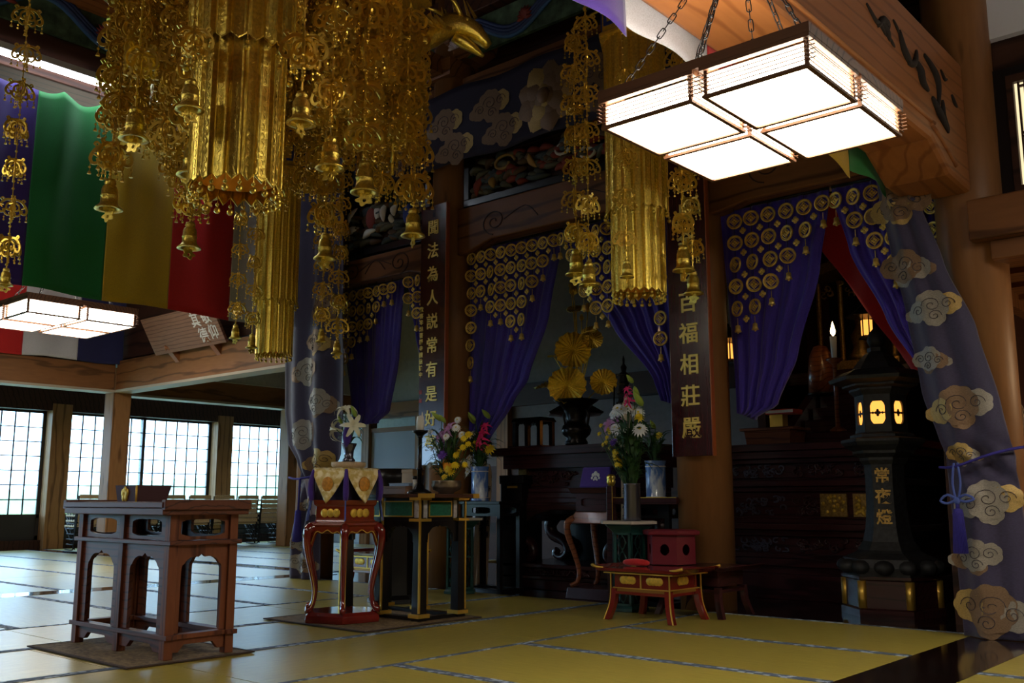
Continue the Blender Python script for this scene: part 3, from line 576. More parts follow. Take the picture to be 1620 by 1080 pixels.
string('gilt ornament string in front of the second calligraphy board, lower bell', -3.151, 5.351, 3.95, 2.09, 6, .09, .75, G_R, 1)
string('gilt ornament string at the extreme edge of the picture before the purple cloth', -5.73, 2.154, 4.2, 1.99, 9, .085, .5, None, 1)
# hexagonal canopy (tengai)
TX, TY, TR, TZ = -5.16, 3.50, .95, 3.86
tg = thing('gilt_canopy', 'great hexagonal gilt canopy hung high over the offering tables, thick with ornaments', 'canopy', (TX, TY, 0))
ob('roof', MB().lathe([(.08, 5.3), (.2, 5.0), (.5, 4.6), (1.05, 4.30), (1.06, 4.22), (.98, 4.20), (.96, 3.92), (1.0, 3.90), (1.0, 3.84), (.92, 3.84), (.90, 4.1), (.3, 4.12)], 6, smooth=False), GOLD_LEAF, tg)
ob('hanging_rod', MB().tube([(0, 0, 5.2), (0, 0, 6.0)], .03, 8), GOLD, tg)
ob('inner_ceiling', MB().lathe([(.0, 4.06), (.88, 4.05), (.88, 4.09), (0, 4.09)], 6, smooth=False), mat('canopy_soffit', (0.30, 0.13, 0.03), 0.5, 0.4), tg)
for i in range(6):
    a = i * pi / 3; R = Matrix.Rotation(a, 4, 'Z'); m = MB()
    # upturned dragon-head finial at each corner
    m.tube(smoothpts([(.80, 0, 3.92), (1.02, 0, 3.95), (1.20, 0, 4.10), (1.36, 0, 4.08), (1.48, 0, 3.98)], 4), [.07] * 6 + [.075, .08, .085, .085, .08, .075, .07, .06, .05, .04, .03], 8, ref=(0, 1, 0))
    m.tube(smoothpts([(1.22, 0, 4.02), (1.34, 0, 3.96), (1.44, 0, 3.90)], 3), [.04, .045, .045, .04, .03, .02, .012], 6)
    for k in range(9): m.tube([(1.02 + k * .045, 0, 4.02 + .02 * k), (1.0 + k * .04, .03 * (-1) ** k, 4.14 + .022 * k)], [.018, .003], 4)
    for s in (-1, 1):
        m.tube(smoothpts([(1.26, s * .06, 4.14), (1.16, s * .12, 4.24), (1.02, s * .10, 4.26)], 3), [.02, .02, .018, .016, .014, .01, .004], 5); m.ball((1.30, s * .062, 4.13), .022, 6, 4)
        for k in range(4): m.tube(smoothpts([(1.18 - .05 * k, s * .06, 4.04), (1.12 - .05 * k, s * .15, 4.0), (1.04 - .05 * k, s * .17, 4.06)], 2), .014, 4)
    m.xf(R); ob('dragon_finial', m, GOLD, tg)
    a2 = a + pi / 6; q = MB().ringpanel(-.40, .40, -.13, .13, [(.34 * cos(2 * pi * j / 24) * (1 + .08 * cos(8 * pi * j / 24)), .09 * sin(2 * pi * j / 24)) for j in range(24)], .835, .85, 'yz')
    link('fretwork_panel', q.mesh('fretwork_panel', GOLD), tg, (0, 0, 4.06), (0, 0, a2))
    link('fret_backing', MB().bx(.825, .832, -.38, .38, -.11, .11).mesh('fret_backing', RED_LAC), tg, (0, 0, 4.06), (0, 0, a2))
    ob('corner_rod', MB().tube([(.80 * cos(a), .80 * sin(a), 3.9), (.80 * cos(a), .80 * sin(a), 2.95)], .012, 6), GOLD, tg)
    ob('corner_cap', MB().lathe([(.02, 3.86), (.03, 3.80), (.09, 3.77), (.09, 3.75), (.01, 3.75)], 14, (TR * cos(a), TR * sin(a), 0)), GOLD, tg)
CN = ['beside the dark carved panels, standing alone before the altar beam', None, None, None, None, None]
CL = {0: 'gilt canopy corner string with its bell at the right edge of the dense cluster', 60: 'gilt canopy corner string hanging alone beside the first calligraphy board', 120: 'gilt canopy corner string on the far side, its bell above the far column strings',
      180: 'gilt canopy corner string with its bell and plate before the red cloth', 240: 'gilt canopy corner string with its bell between the green and yellow cloths', 300: 'gilt canopy corner string mostly hidden behind the nearest fluted column'}
for a in range(0, 360, 60):
    string(CL[a], TX + TR * cos(radians(a)), TY + TR * sin(radians(a)), 3.76, 2.54, 4, .135, .95, 'corner strings of the canopy', 2)
# dense inner strings: nothing tells them apart
for k, (rad, n, zb, off) in enumerate(((.74, 14, 2.72, .26), (.42, 9, 2.85, .1), (.92, 18, 2.92, .17))):
    for i in range(n):
        a = 2 * pi * i / n + off; L = zb + .22 + .16 * sin(i * 2.4 + k)
        string('gilt openwork string in the dense cluster beneath the canopy', TX + rad * cos(a), TY + rad * sin(a), 3.9, L, 5, .118, .55 if (i + k) % 6 == 0 else 0, 'dense strings beneath the canopy', (i + k) % 3, clap=False)
# ================================================================== CLOTHS
def flagrow(name, label, group, X, panels, ztop, zbot, sag=.06, amp=.03, hook=.36, tailsag=0.0):
    t = thing(name, label, 'hanging cloth', (X, (panels[0][0] + panels[-1][1]) / 2, zbot), 0, group); yc = (panels[0][0] + panels[-1][1]) / 2
    for i, (y0, y1, m) in enumerate(panels):
        def fn(u, v, y0=y0, y1=y1, i=i):
            y = y0 + (y1 - y0) * u; ph = (y / hook) % 1.0
            zt = ztop - sag * 4 * ph * (1 - ph); zb = zbot - .012 * sin(y * 5) - tailsag * u * u
            z = zt + (zb - zt) * v
            x = amp * (1 - .35 * v) * sin(y * 9.0 + 1.3 * sin(y * 2.1)) + amp * .5 * sin(y * 21 + v * 2) * (1 - v) + .012 * noise.noise(Vector((y * 3, z * 2, X)))
            return (x, y - yc, z - zbot)
        ob('cloth_panel', MB().grid(fn, 40, 30), m, t, solid=.003)
    return t
flagrow('five_colour_cloth', 'long five-colour temple cloth of purple, green, yellow, red and white under the light tube', 'five-colour temple cloths', -8.62, [(1.9, 2.6, C_WHT), (2.6, 3.38, C_PUR), (3.38, 4.09, C_GRN), (4.09, 4.76, C_YEL), (4.76, 5.43, C_RED), (5.43, 6.10, C_WHT)], 4.46, 2.61)
flagrow('five_colour_cloth', 'five-colour temple cloth behind the square lamp, its green end hanging lowest', 'five-colour temple cloths', -2.14, [(1.9, 3.17, C_PUR), (3.17, 3.86, C_WHT), (3.86, 4.55, C_RED), (4.55, 5.52, C_YEL), (5.52, 6.12, C_GRN)], 4.2, 2.74, tailsag=.05)
flagrow('five_colour_cloth', 'red, grey and navy cloth hung over the aisle beam behind the white lamp', 'five-colour temple cloths', -14.0, [(3.4, 4.4, C_GRN), (4.4, 5.57, C_RED), (5.57, 6.33, C_WHT), (6.33, 7.02, C_NAVY)], 4.0, 2.80)
# hooks for the long cloth
# ---- cloud brocade drapes
def scallop(R, k, d=.10, n=44, sq=1.0):
    return [(R * (1 + d * (abs(sin(k * a / 2)) - .6)) * cos(a), R * sq * (1 + d * (abs(sin(k * a / 2)) - .6)) * sin(a)) for a in [2 * pi * i / n for i in range(n)]]
def cloud(parent, cx, cz, s, yf, ms, flip=1, name='cloud_motif', swirl=True, th=.004):
    """embroidered cloud: overlapping scalloped patches laid on the cloth yf(x,z), outline scrolls on top"""
    lobes = [(0, 0, .62, 9), (-.55, -.16, .40, 7), (.58, .05, .42, 7), (.08, -.36, .40, 7), (-.9, -.22, .22, 6)]
    root = None
    for i, (lx, lz, R, k) in enumerate(lobes):
        X, Z = cx + flip * lx * s, cz + lz * s; pl = scallop(R * s, k); m = MB()
        d = .004 + .0022 * (len(lobes) - i)
        vs = [(X, yf(X, Z) - d, Z)]
        for f in (.5, 1.0):
            for (px, pz) in pl: vs.append((X + px * f, yf(X + px * f, Z + pz * f) - d, Z + pz * f))
        n = len(pl); fs = [(0, 1 + j, 1 + (j + 1) % n) for j in range(n)] + [(1 + j, 1 + n + j, 1 + n + (j + 1) % n, 1 + (j + 1) % n) for j in range(n)]
        m.add(vs, fs, True); mm = ms[i % len(ms)]
        if i == 0: root = ob(name, m, mm, parent)
        else: ob('cloud_lobe', m, mm, root)
    if swirl:
        q = MB()
        for (lx, lz, R, sgn) in ((0, .05, .34, 1), (.56, .06, .26, -1), (-.5, -.14, .24, 1), (.1, -.36, .24, -1)):
            pts = []
            for k in range(22):
                a = k * .45; r = R * s * (.12 + .88 * k / 21); X = cx + flip * (lx * s + sgn * r * cos(a)); Z = cz + lz * s + r * sin(a) * .9; pts.append((X, yf(X, Z) - .018, Z))
            q.tube(pts, .0026 * max(1, s * 3), 3)
        ob('cloud_outline', q, CLOUD_L, root)
    return root
def drape(label, left, right, z0, z1, y0, amp, nf, m, gather=None):
    """hung panel: edge tables x(z); the fold depth shrinks at the gather"""
    t = thing('cloud_drape', label, 'drape', (0, 0, 0), 0, 'cloud brocade drapes')
    def yf(x, z):
        a, b = interp(left, z), interp(right, z); u = (x - a) / max(.01, b - a); u = min(1, max(0, u))
        g = math.exp(-((z - gather) / .12) ** 2) if gather else 0
        return y0 + amp * sin(2 * pi * nf * u + .4) * (1 - .5 * g) + .02 * noise.noise(Vector((u * 3, z * 1.5, y0))) + g * .03 * sin(14 * u + z * 30) - .06 * sin(pi * u) * (1 - g)
    def fn(u, v):
        z = z0 + (z1 - z0) * v; a, b = interp(left, z), interp(right, z); x = a + (b - a) * u; return (x, yf(x, z), z)
    ob('drape_cloth', MB().grid(fn, 44, 110), m, t, solid=.006)
    return t, yf
rl = [(0.0, -1.90), (.16, -1.90), (.56, -1.91), (.90, -1.93), (1.02, -1.92), (1.13, -1.96), (1.45, -2.05), (1.94, -2.11), (2.37, -2.18), (2.8, -2.24), (3.2, -2.28), (4.7, -2.3)]
rr = [(0.0, -1.52), (.57, -1.52), (.97, -1.54), (1.34, -1.60), (1.81, -1.70), (2.23, -1.86), (2.66, -1.98), (3.02, -2.05), (3.2, -2.07), (4.7, -2.07)]
RD, ry = drape('mauve cloud brocade drape gathered at the near pillar with a hanging blue tassel', rl, rr, 0.004, 4.7, 6.17, .02, 2.0, DRAPE, 1.0)
for (x, z, s, ms, fl) in ((-2.10, 2.66, .20, (CLOUD_B, CLOUD_G), 1), (-2.08, 2.24, .17, (CLOUD_B, CLOUD_S), -1), (-1.93, 1.96, .165, (CLOUD_S, CLOUD_S, CLOUD_G), 1), (-1.97, 1.64, .12, (CLOUD_S, CLOUD_B), -1), (-1.82, 1.345, .19, (CLOUD_B, CLOUD_G, CLOUD_S), 1), (-1.83, 1.06, .10, (CLOUD_G, CLOUD_S), -1), (-1.70, .785, .185, (CLOUD_S, CLOUD_S, CLOUD_G), 1), (-1.79, .47, .15, (CLOUD_S, CLOUD_B), 1), (-1.72, .17, .22, (CLOUD_B, CLOUD_S, CLOUD_G), -1)):
    cloud(RD, x, z, s, ry, ms, fl)
# tie cord and tassel
tq = thing('tie_back_cord', 'blue cord with a bow and long indigo tassel tied round the gathered cloud drape', 'cord', (-1.84, 6.08, .98))
ob('cord_band', MB().tube(smoothpts([(-.12, .06, .0), (0, -.03, .0), (.2, .0, .07), (.36, .12, .11), (.47, .30, .12)], 4), .009, 6), TASSEL, tq)
ob('cord_loop', MB().tube(smoothpts([(-.01, -.03, .02), (-.022, -.04, -.1), (0, -.05, -.2), (.022, -.04, -.1), (.01, -.03, .02)], 4), .0065, 6), CORD, tq)
ob('bow', MB().tube(smoothpts([(0, -.05, -.19), (.05, -.06, -.165), (.095, -.06, -.19), (.05, -.06, -.205), (0, -.05, -.19), (-.05, -.06, -.165), (-.09, -.06, -.2), (-.05, -.06, -.215), (0, -.05, -.19)], 3), .008, 6), CORD, tq)
ob('knot', MB().ball((0, -.05, -.2), .022, 8, 6), CORD, tq)
tm = MB(); tm.tube([(0, -.05, -.2), (0, -.05, -.26)], .012, 6); tm.lathe([(.005, -.24), (.026, -.25), (.03, -.29), (.034, -.48), (.036, -.49), (.0, -.49)], 14, (0, -.05, 0))
for i in range(26): a = 2 * pi * i / 26; tm.tube([(.026 * cos(a), -.05 + .026 * sin(a), -.27), (.038 * cos(a), -.05 + .038 * sin(a), -.5)], .004, 3)
ob('tassel', tm, TASSEL, tq)
ll = [(0.0, -8.86), (.09, -8.86), (.39, -8.84), (.73, -8.75), (1.05, -8.72), (1.2, -8.80), (1.41, -8.98), (1.77, -9.07), (2.41, -9.08), (3.0, -9.06), (4.7, -9.0)]
lr = [(0.0, -8.30), (.4, -8.32), (.73, -8.27), (.95, -8.24), (1.1, -8.12), (1.25, -8.02), (1.7, -7.99), (2.31, -8.02), (3.0, -8.06), (4.7, -8.1)]
ll = [(.78 + (z - .78) * .961 if z > .3 else z, x * .961) for z, x in ll]; lr = [(.78 + (z - .78) * .961 if z > .3 else z, x * .961) for z, x in lr]
LD, ly = drape('dark mauve cloud brocade drape at the far end, tied in above the tatami', ll, lr, 0.004, 4.7, 6.20, .04, 2.5, DRAPE, .95)
kk = .955
for (x, z, s, ms, fl) in ((-8.30, 2.86, .26, (CLOUD_B, CLOUD_B), 1), (-8.42, 2.48, .22, (CLOUD_B, CLOUD_G), -1), (-8.60, 2.18, .24, (CLOUD_S, CLOUD_B, CLOUD_B), 1), (-8.34, 1.82, .24, (CLOUD_S, CLOUD_B), -1), (-8.62, 1.50, .25, (CLOUD_S, CLOUD_S, CLOUD_B), 1), (-8.34, 1.20, .22, (CLOUD_G, CLOUD_B), 1), (-8.50, .74, .12, (CLOUD_S, CLOUD_B), 1), (-8.60, .36, .15, (CLOUD_S, CLOUD_B), 1), (-8.55, .14, .18, (CLOUD_S, CLOUD_B), -1)):
    cloud(LD, x * .961, .78 + (z - .78) * .961, s * .92, ly, ms, fl)
tq2 = thing('tie_back_cord', 'indigo tassel and cord hanging from the tie of the far cloud drape', 'cord', (-8.22, 6.08, 1.0))
ob('cord_band', MB().tube(smoothpts([(-.25, .05, .02), (0, -.02, 0), (.3, .03, .04)], 4), .012, 6), TASSEL, tq2)
tm = MB(); tm.tube([(0.06, -.04, 0), (0.06, -.05, -.34)], .012, 6); tm.lathe([(.005, -.3), (.03, -.32), (.05, -.62), (.0, -.63)], 12, (.06, -.05, 0)); ob('tassel', tm, TASSEL, tq2)
# ---- top band with clouds and peony crests
bt = thing('cloud_band', 'navy brocade band across the top of the altar front with gold clouds and flower crests', 'hanging cloth', (0, 0, 0))
def by(x, z): return 6.27 + .012 * sin(x * 3.1) + .006 * noise.noise(Vector((x * 2, z * 3, 1)))
ob('band_cloth', MB().grid(lambda u, v: (-8.3 + 6.1 * u, by(-8.3 + 6.1 * u, 3.96 + .72 * v), 3.94 + .015 * sin(u * 40) + .74 * v), 120, 12), BAND, bt, solid=.006)
for (x, z, s, fl) in ((-6.36, 4.36, .235, 1), (-5.78, 4.40, .235, 1), (-6.22, 4.09, .235, 1), (-5.62, 4.13, .235, 1), (-7.1, 4.4, .22, 1), (-7.0, 4.12, .2, 1), (-4.5, 4.36, .22, 1), (-4.4, 4.1, .22, 1), (-8.05, 4.3, .22, 1)):
    cloud(bt, x, z, s, by, (CLOUD_B, CLOUD_B, CLOUD_G), fl, swirl=True)
def crest(x, z, s):
    root = None
    for ring, (n, R, wd) in enumerate(((9, 1.0, .42), (8, .68, .34), (6, .36, .22))):
        for i in range(n):
            a = 2 * pi * i / n + ring * .3; ca, sa = cos(a), sin(a); vs = []; fs = []
            for j in range(7):
                t = j / 6; r = R * s * t; wv = wd * s * sin(pi * min(1, t * .85 + .08)) * (1 - .12 * (j == 6))
                for q in (-1, -.5, 0, .5, 1): vs.append((x + r * ca - q * wv * sa, by(x, z) - .012 - .012 * ring - .02 * (1 - q * q) * sin(pi * t) - .006 * (i % 2), z + r * sa + q * wv * ca + (.02 * s * cos(q * 6) if j == 6 else 0)))
            for j in range(6):
                for q in range(4): fs.append((j * 5 + q, j * 5 + q + 1, j * 5 + q + 6, j * 5 + q + 5))
            m = MB().add(vs, fs, True); mm = CLOUD_G if (i + ring) % 3 == 0 else CLOUD_B
            if root is None: root = ob('flower_crest', m, mm, bt)
            else: ob('petal', m, mm, root)
    ob('flower_heart', MB().ball((x, by(x, z) - .055, z), .07 * s / .3, 8, 5, sy=.4), CLOUD_B, root)
crest(-5.10, 4.28, .33); crest(-7.40, 4.12, .30)
# ---- purple curtains with ornament nets
def curtain(label, outer, inner, z0, ztop, y0, nf, amp, m):
    """outer/inner: x(z) tables, zlow..ztop"""
    t = thing('purple_curtain', label, 'curtain', (0, 0, 0), 0, 'purple tied-back curtains')
    def fn(u, v):
        zt = ztop(u); z = zt + (z0(u) - zt) * v
        a, b = interp(outer, z), interp(inner, z); x = a + (b - a) * u
        return (x, y0 + amp * (.35 + .65 * v) * sin(2 * pi * nf * u + 1.2 * sin(3 * v)) + .3 * amp * sin(2 * pi * nf * 2.3 * u + 4 * v), z)
    ob('curtain_cloth', MB().grid(fn, 70, 60), m, t, solid=.003)
    ob('rail', MB().tube([(outer[-1][1], y0, ztop(0) + .012), (inner[-1][1], y0, ztop(1) + .012)], .012, 6), BLACKM, t); return t
def sl(a, b): return lambda u: a + (b - a) * u
curtain('purple curtain left of the middle opening, its hem pulled to the first board pillar', [(1.3, -6.27), (3.1, -6.27)], [(1.30, -6.02), (1.66, -5.72), (1.85, -5.55), (2.4, -5.30), (3.08, -5.13)], sl(1.34, 1.30), sl(3.13, 3.13), 6.52, 6, .022, PURPLE_S)
curtain('purple curtain right of the middle opening behind the second calligraphy board', [(1.5, -3.98), (3.1, -3.98)], [(1.55, -4.15), (1.73, -4.22), (2.2, -4.62), (2.66, -4.98), (3.08, -5.11)], sl(1.50, 1.56), sl(3.13, 3.13), 6.52, 6, .022, PURPLE)
curtain('purple curtain of the lantern opening, tied to the stout cedar pillar', [(1.35, -3.49), (2.9, -3.57)], [(1.38, -3.34), (1.46, -3.17), (1.81, -3.00), (2.4, -2.80), (2.92, -2.70)], sl(1.42, 1.36), sl(2.97, 2.97), 6.50, 5, .022, PURPLE)
curtain('purple curtain of the lantern opening running behind the gathered cloud drape', [(1.4, -1.98), (2.95, -1.98)], [(1.45, -2.06), (1.56, -2.13), (2.0, -2.36), (2.5, -2.58), (2.93, -2.68)], sl(1.4, 1.5), sl(2.97, 2.97), 6.50, 5, .022, PURPLE)
curtain('sheer purple curtain of the far opening beside the cloud drape', [(1.5, -7.96), (3.0, -8.28)], [(1.58, -7.56), (1.67, -7.40), (2.2, -7.28), (2.62, -7.24), (2.98, -7.19)], sl(1.56, 1.56), sl(3.01, 3.01), 6.54, 6, .022, PURPLE_S)
curtain('sheer purple curtain of the far opening beside the first calligraphy board', [(1.5, -6.64), (3.0, -6.64)], [(1.58, -6.74), (1.94, -6.88), (2.4, -7.03), (2.79, -7.12), (2.98, -7.16)], sl(1.5, 1.56), sl(3.01, 3.01), 6.54, 5, .022, PURPLE_S)
def medallion_mb():
    R = .053; m = MB(); n = 24
    m.tube([(R * cos(2 * pi * i / n), 0, R * sin(2 * pi * i / n)) for i in range(n)], .008, 5, closed=True)
    m.tube([(.042 * cos(2 * pi * i / 20), -.002, .042 * sin(2 * pi * i / 20)) for i in range(20)], .0022, 4, closed=True)
    q = .034
    m.tube([(q, -.006, 0), (0, -.006, q), (-q, -.006, 0), (0, -.006, -q)], .0055, 4, closed=True)
    for dx, dz in ((.013, 0), (-.013, 0), (0, .013), (0, -.013)): m.ball((dx, -.004, dz), .0105, 6, 4, sy=.5)
    return m
def link_mb():
    m = MB()
    for a in range(4): m.ball((.014 * cos(a * pi / 2), 0, .014 * sin(a * pi / 2)), .014, 6, 4, sy=.5)
    return m
def netbell_mb():
    m = MB(); m.tube([(0, 0, 0), (0, 0, -.055)], .003, 3); m.lathe([(.004, -.05), (.018, -.06), (.020, -.085), (.027, -.105), (.0, -.104)], 8); m.ball((0, 0, -.11), .009, 5, 4); return m
NETG = mat('net_gilt', (0.74, 0.50, 0.12), 0.4, 0.65, noise_s=50, noise_a=0.2)
MED = medallion_mb().mesh('medallion', NETG); LNK = link_mb().mesh('flower_link', NETG); NBL = netbell_mb().mesh('small_bell', NETG)
def net(label, x0, dx, ztop, dz, counts, y):
    t = thing('ornament_net', label, 'ornament', (x0, y, ztop), 0, 'gilt ornament nets on the curtains')
    for c, n in enumerate(counts):
        if not n: continue
        ob('hanging_cord', MB().tube([(c * dx, .004, .10), (c * dx, .004, -dz * (n - 1))], .0025, 3), BLACKM, t)
        for r in range(n):
            link('medallion', MED, t, (c * dx, random.uniform(-.008, .008), -r * dz), (0, 0, random.choice((0, 0, .25, -.35, .7))))
            nn = counts[c + 1] if c + 1 < len(counts) else 0
            if nn > r and r < n: link('flower_link', LNK, t, ((c + .5) * dx, 0, -(r + .5) * dz))
        link('small_bell', NBL, t, (c * dx, 0, -(n - 1) * dz - .07))
    return t
net('gilt medallion net on the curtain tied to the stout cedar pillar', -3.42, .139, 2.86, .168, [5, 5, 4, 3, 2, 1], 6.43)
net('gilt medallion net partly hidden behind the gathered cloud drape', -1.99, -.128, 2.86, .168, [6, 5, 4, 3, 2, 1], 6.43)
net('gilt medallion net on the curtain at the left of the middle opening', -6.17, .125, 3.03, .165, [7, 3, 4, 4, 5, 5, 3, 2, 1], 6.44)
net('gilt medallion net behind the column strings in the middle opening', -4.10, -.125, 3.03, .165, [7, 3, 4, 4, 5, 5, 4, 2, 1], 6.44)
net('gilt medallion net of the far opening beside the cloud drape', -8.16, .123, 2.92, .165, [6, 5, 4, 3, 3, 2, 1, 1], 6.46)
net('gilt medallion net of the far opening beside the first calligraphy board', -6.68, -.123, 2.94, .165, [5, 4, 3, 2], 6.46)
# ================================================================== BOARDS AND SIGNS
def board(label, x, chars, zs, size):
    t = thing('calligraphy_board', label, 'sign', (x, 6.235, 1.10), 0, 'tall calligraphy boards')
    ob('board', MB().bx(-.17, .17, -.02, .02, 0, 2.46), MAROON, t, bev=.004)
    ob('edge_strip', MB().bx(.166, .174, -.022, .022, 0, 2.46), mat('orange_edge', (0.35, 0.08, 0.02), .4), t)
    for ch, z in zip(chars, zs): glyph(ch, size, GOLD_TXT, t, (.0, -.0235, z - 1.10), (pi / 2, 0, 0), .013, .003)
    return t
zA = [3.36 - .234 * i for i in range(10)]; zB = [3.45 - .262 * i for i in range(10)]
A_ = board('tall maroon board whose gold column of characters begins with the character for hear', -6.45, '聞法為人説常有是好夢', [3.33 - .2265 * i for i in range(10)], .155)
B_ = board('tall maroon board ending in the gold characters for adornment beside the stout cedar pillar', -3.71, '諸佛身金色百福相莊嚴', [3.40 - .2335 * i for i in range(10)], .165)
for i, ch in enumerate('歡喜奉納菩提寺檀信徒中'): glyph(ch, .052, GOLD_TXT, A_, (-.145, -.0235, 1.46 - .062 * i), (pi / 2, 0, 0), .02, .002, 'small_character')
for z in (.66, .58): ob('red_seal', MB().bx(-.162, -.128, -.024, -.018, z, z + .036), mat('seal_red', (.35, .03, .03), .6), A_)
ob('hanging_slot', MB().bx(-.01, .02, -.0225, -.018, 2.34, 2.42), BLACK, A_)
sg = thing('wooden_sign', 'brown wooden sign with white characters propped on the aisle beam on two brackets', 'sign', (-11.80, 6.98, 2.78), 0)
sb = ob('board', MB().bx(-.88, .90, -.02, .02, 0, .54), W_SIGN, sg, (0, -.12, 0.02), (radians(29), 0, 0), bev=.006)
for ch, x, z in (('敬', .70, .38), ('仰', .74, .16), ('其', .44, .36), ('德', .50, .14)): glyph(ch, .215, mat('sign_white', (.62, .62, .62), .8), sb, (x - .02, -.0225, z), (pi / 2, 0, 0), .01, .002)
for x in (-.52, .52):
    q = MB().prism([(-.10, 0), (-.16, .06), (-.02, .10), (0, .14), (.0, -.10)], -.05, .05, 'yz'); q.tube(smoothpts([(-.05, -.14, .05), (0, -.2, .10), (.05, -.14, .05)], 3), .018, 5)
    ob('bracket', q, mat('bracket_orange_wood', (0.26, 0.09, 0.03), .5), sg, (x, 0, 0))
# carved transom panels (ranma)
def ranma(label, x0, x1, z0, z1, seed, pal, shapes):
    rnd = random.Random(seed); t = thing('carved_transom', label, 'carving', ((x0 + x1) / 2, 6.46, z0), 0, 'carved painted transoms'); w_ = (x1 - x0) / 2; h = z1 - z0
    fr = MB(); fr.bx(-w_, w_, -.06, .06, -.07, 0); fr.bx(-w_, w_, -.06, .06, h, h + .06); fr.bx(-w_, -w_ + .07, -.06, .06, 0, h); fr.bx(w_ - .07, w_, -.06, .06, 0, h)
    ob('frame', fr, BLACK, t, bev=.006); ob('back_panel', MB().bx(-w_ + .05, w_ - .05, .03, .05, 0, h), W_DARK, t)
    for mi, m in enumerate(pal):
        b = MB()
        for i in range(26):
            x = rnd.uniform(-w_ + .1, w_ - .1); z = h * rnd.betavariate(1.6, 2.0); a = rnd.uniform(-.8, .8); L = rnd.uniform(.05, .16)
            b.tube(smoothpts([(x - L * cos(a), .0, max(.02, z - L * sin(a) * .5)), (x, -.045, min(h - .03, max(.03, z + rnd.uniform(-.03, .03)))), (x + L * cos(a), -.0, min(h - .03, max(.02, z + L * sin(a) * .5)))], 3), [.012, .022, .03, .034, .028, .02, .008], 6)
            b.ball((x + rnd.uniform(-.06, .06), -.02, min(h - .04, max(.04, z))), rnd.uniform(.015, .035), 6, 4)
        ob('relief', b, m, t)
    for (kind, x, z, s, m, an) in shapes:
        b = MB()
        if kind == 'wing': b.tube(smoothpts([(x - s * cos(an), -.05, z - s * sin(an)), (x - .2 * s, -.07, z + .05 * s), (x + s * cos(an), -.05, z + s * sin(an))], 4), [.005, .02, .03, .04, .045, .04, .03, .018, .006], 6, flat=.6)
        elif kind == 'body': b.ball((x, -.05, z), s, 10, 7, sz=1.5, sy=.5)
        else: b.tube(smoothpts([(x + s * math.cos(k * .7 + an) * (1 - k * .06), -.055, z + .6 * s * math.sin(k * .7 + an) * (1 - k * .06)) for k in range(10)], 3), .014, 6)
        ob('carved_figure', b, m, t)
P_G = mat('moss_paint', (.10, .10, .07), .7); P_B = mat('teal_paint', (.05, .07, .08), .7); P_R = mat('oxide_red_paint', (.22, .03, .02), .7); P_W = mat('chalk_white_paint', (.62, .60, .56), .7); P_BL = mat('deep_blue_paint', (.02, .05, .30), .7); P_BR = mat('umber_paint', (.10, .055, .03), .7); P_Y = mat('ochre_paint', (.36, .22, .06), .6)
ranma('carved transom with white cranes and a blue figure at the far opening', -8.24, -6.70, 3.38, 3.92, 3, [P_BR, P_G, P_B], [('wing', -.42, .40, .10, P_W, .8), ('wing', -.40, .23, .09, P_W, .25), ('body', -.03, .36, .05, P_W, 0), ('wing', .10, .34, .10, P_W, 1.3), ('wing', -.14, .15, .11, P_W, .3), ('wing', .26, .33, .07, P_W, 1.2), ('wing', .22, .24, .07, P_W, -.9), ('body', .45, .25, .075, P_BL, 0), ('body', -.12, .32, .08, P_R, 0), ('body', -.62, .12, .07, P_R, 0)])
ranma('carved transom with a dragon over the middle opening, dim red and moss colours', -6.24, -4.02, 3.60, 4.02, 5, [P_BR, P_G, P_B, P_R], [('curl', -.6, .26, .14, P_Y, 0), ('curl', .1, .22, .10, P_W, 1), ('body', .12, .09, .045, P_R, 0), ('body', .25, .17, .04, P_R, 0), ('wing', -.9, .1, .10, P_R, 1.1), ('curl', .38, .13, .10, P_W, 2), ('wing', -.25, .2, .09, P_Y, -1), ('wing', -.72, .10, .05, P_Y, 1.5), ('curl', .6, .3, .08, P_Y, 2)])
ranma('carved transom over the lantern opening, nearly lost in shade behind the lamp', -3.55, -2.02, 3.52, 3.94, 8, [P_BR, P_G], [('curl', 0, .2, .1, P_Y, 0)])
# painted wave friezes
def frieze(label, L, H, loc, rz, seed):
    rnd = random.Random(seed); t = thing('painted_frieze', label, 'carving', loc, rz, 'painted wave friezes')
    ob('ground_board', MB().bx(-L / 2, L / 2, 0, .04, 0, H), mat('frieze_green', (.05, .09, .05), .7, noise_s=9, noise_a=.6), t)
    for j, m in enumerate((mat('wave_blue', (.035, .11, .28), .6), mat('wave_pale', (.42, .50, .55), .6), mat('wave_deep', (.02, .04, .14), .6))):
        for k in range(3):
            pts = [(x, -.012 - .006 * j, H * (.5 + .34 * sin(x * 5.2 + .5) + .09 * (k - 1) + .03 * j)) for x in [-L / 2 + L * i / 90 for i in range(91)]]
            ob('wave_band', MB().tube(pts, .022 if j != 1 else .010, 5), m, t)
    for x in [-L / 2 + .35 + .9 * i for i in range(int(L / .9))]:
        root = None
        for i in range(9):
            a = pi * i / 8; q = MB().tube([(x, -.03, H * .35), (x + .05 * cos(a), -.05, H * .35 + .07 * sin(a)), (x + .10 * cos(a), -.035, H * .35 + .13 * sin(a))], [.01, .022, .003], 5)
            mm = mat('lotus_pale', (.52, .42, .42), .6) if int(x * 3) % 2 else P_R
            ob('carved_petal', q, mm, t)
frieze('painted blue wave frieze high above the navy cloud band', 6.6, .36, (-5.15, 6.36, 5.02), 0, 1)
frieze('painted frieze with pale lotus in the top corner above the light tube', 6.4, .42, (-8.66, 3.2, 5.00), pi / 2, 2)
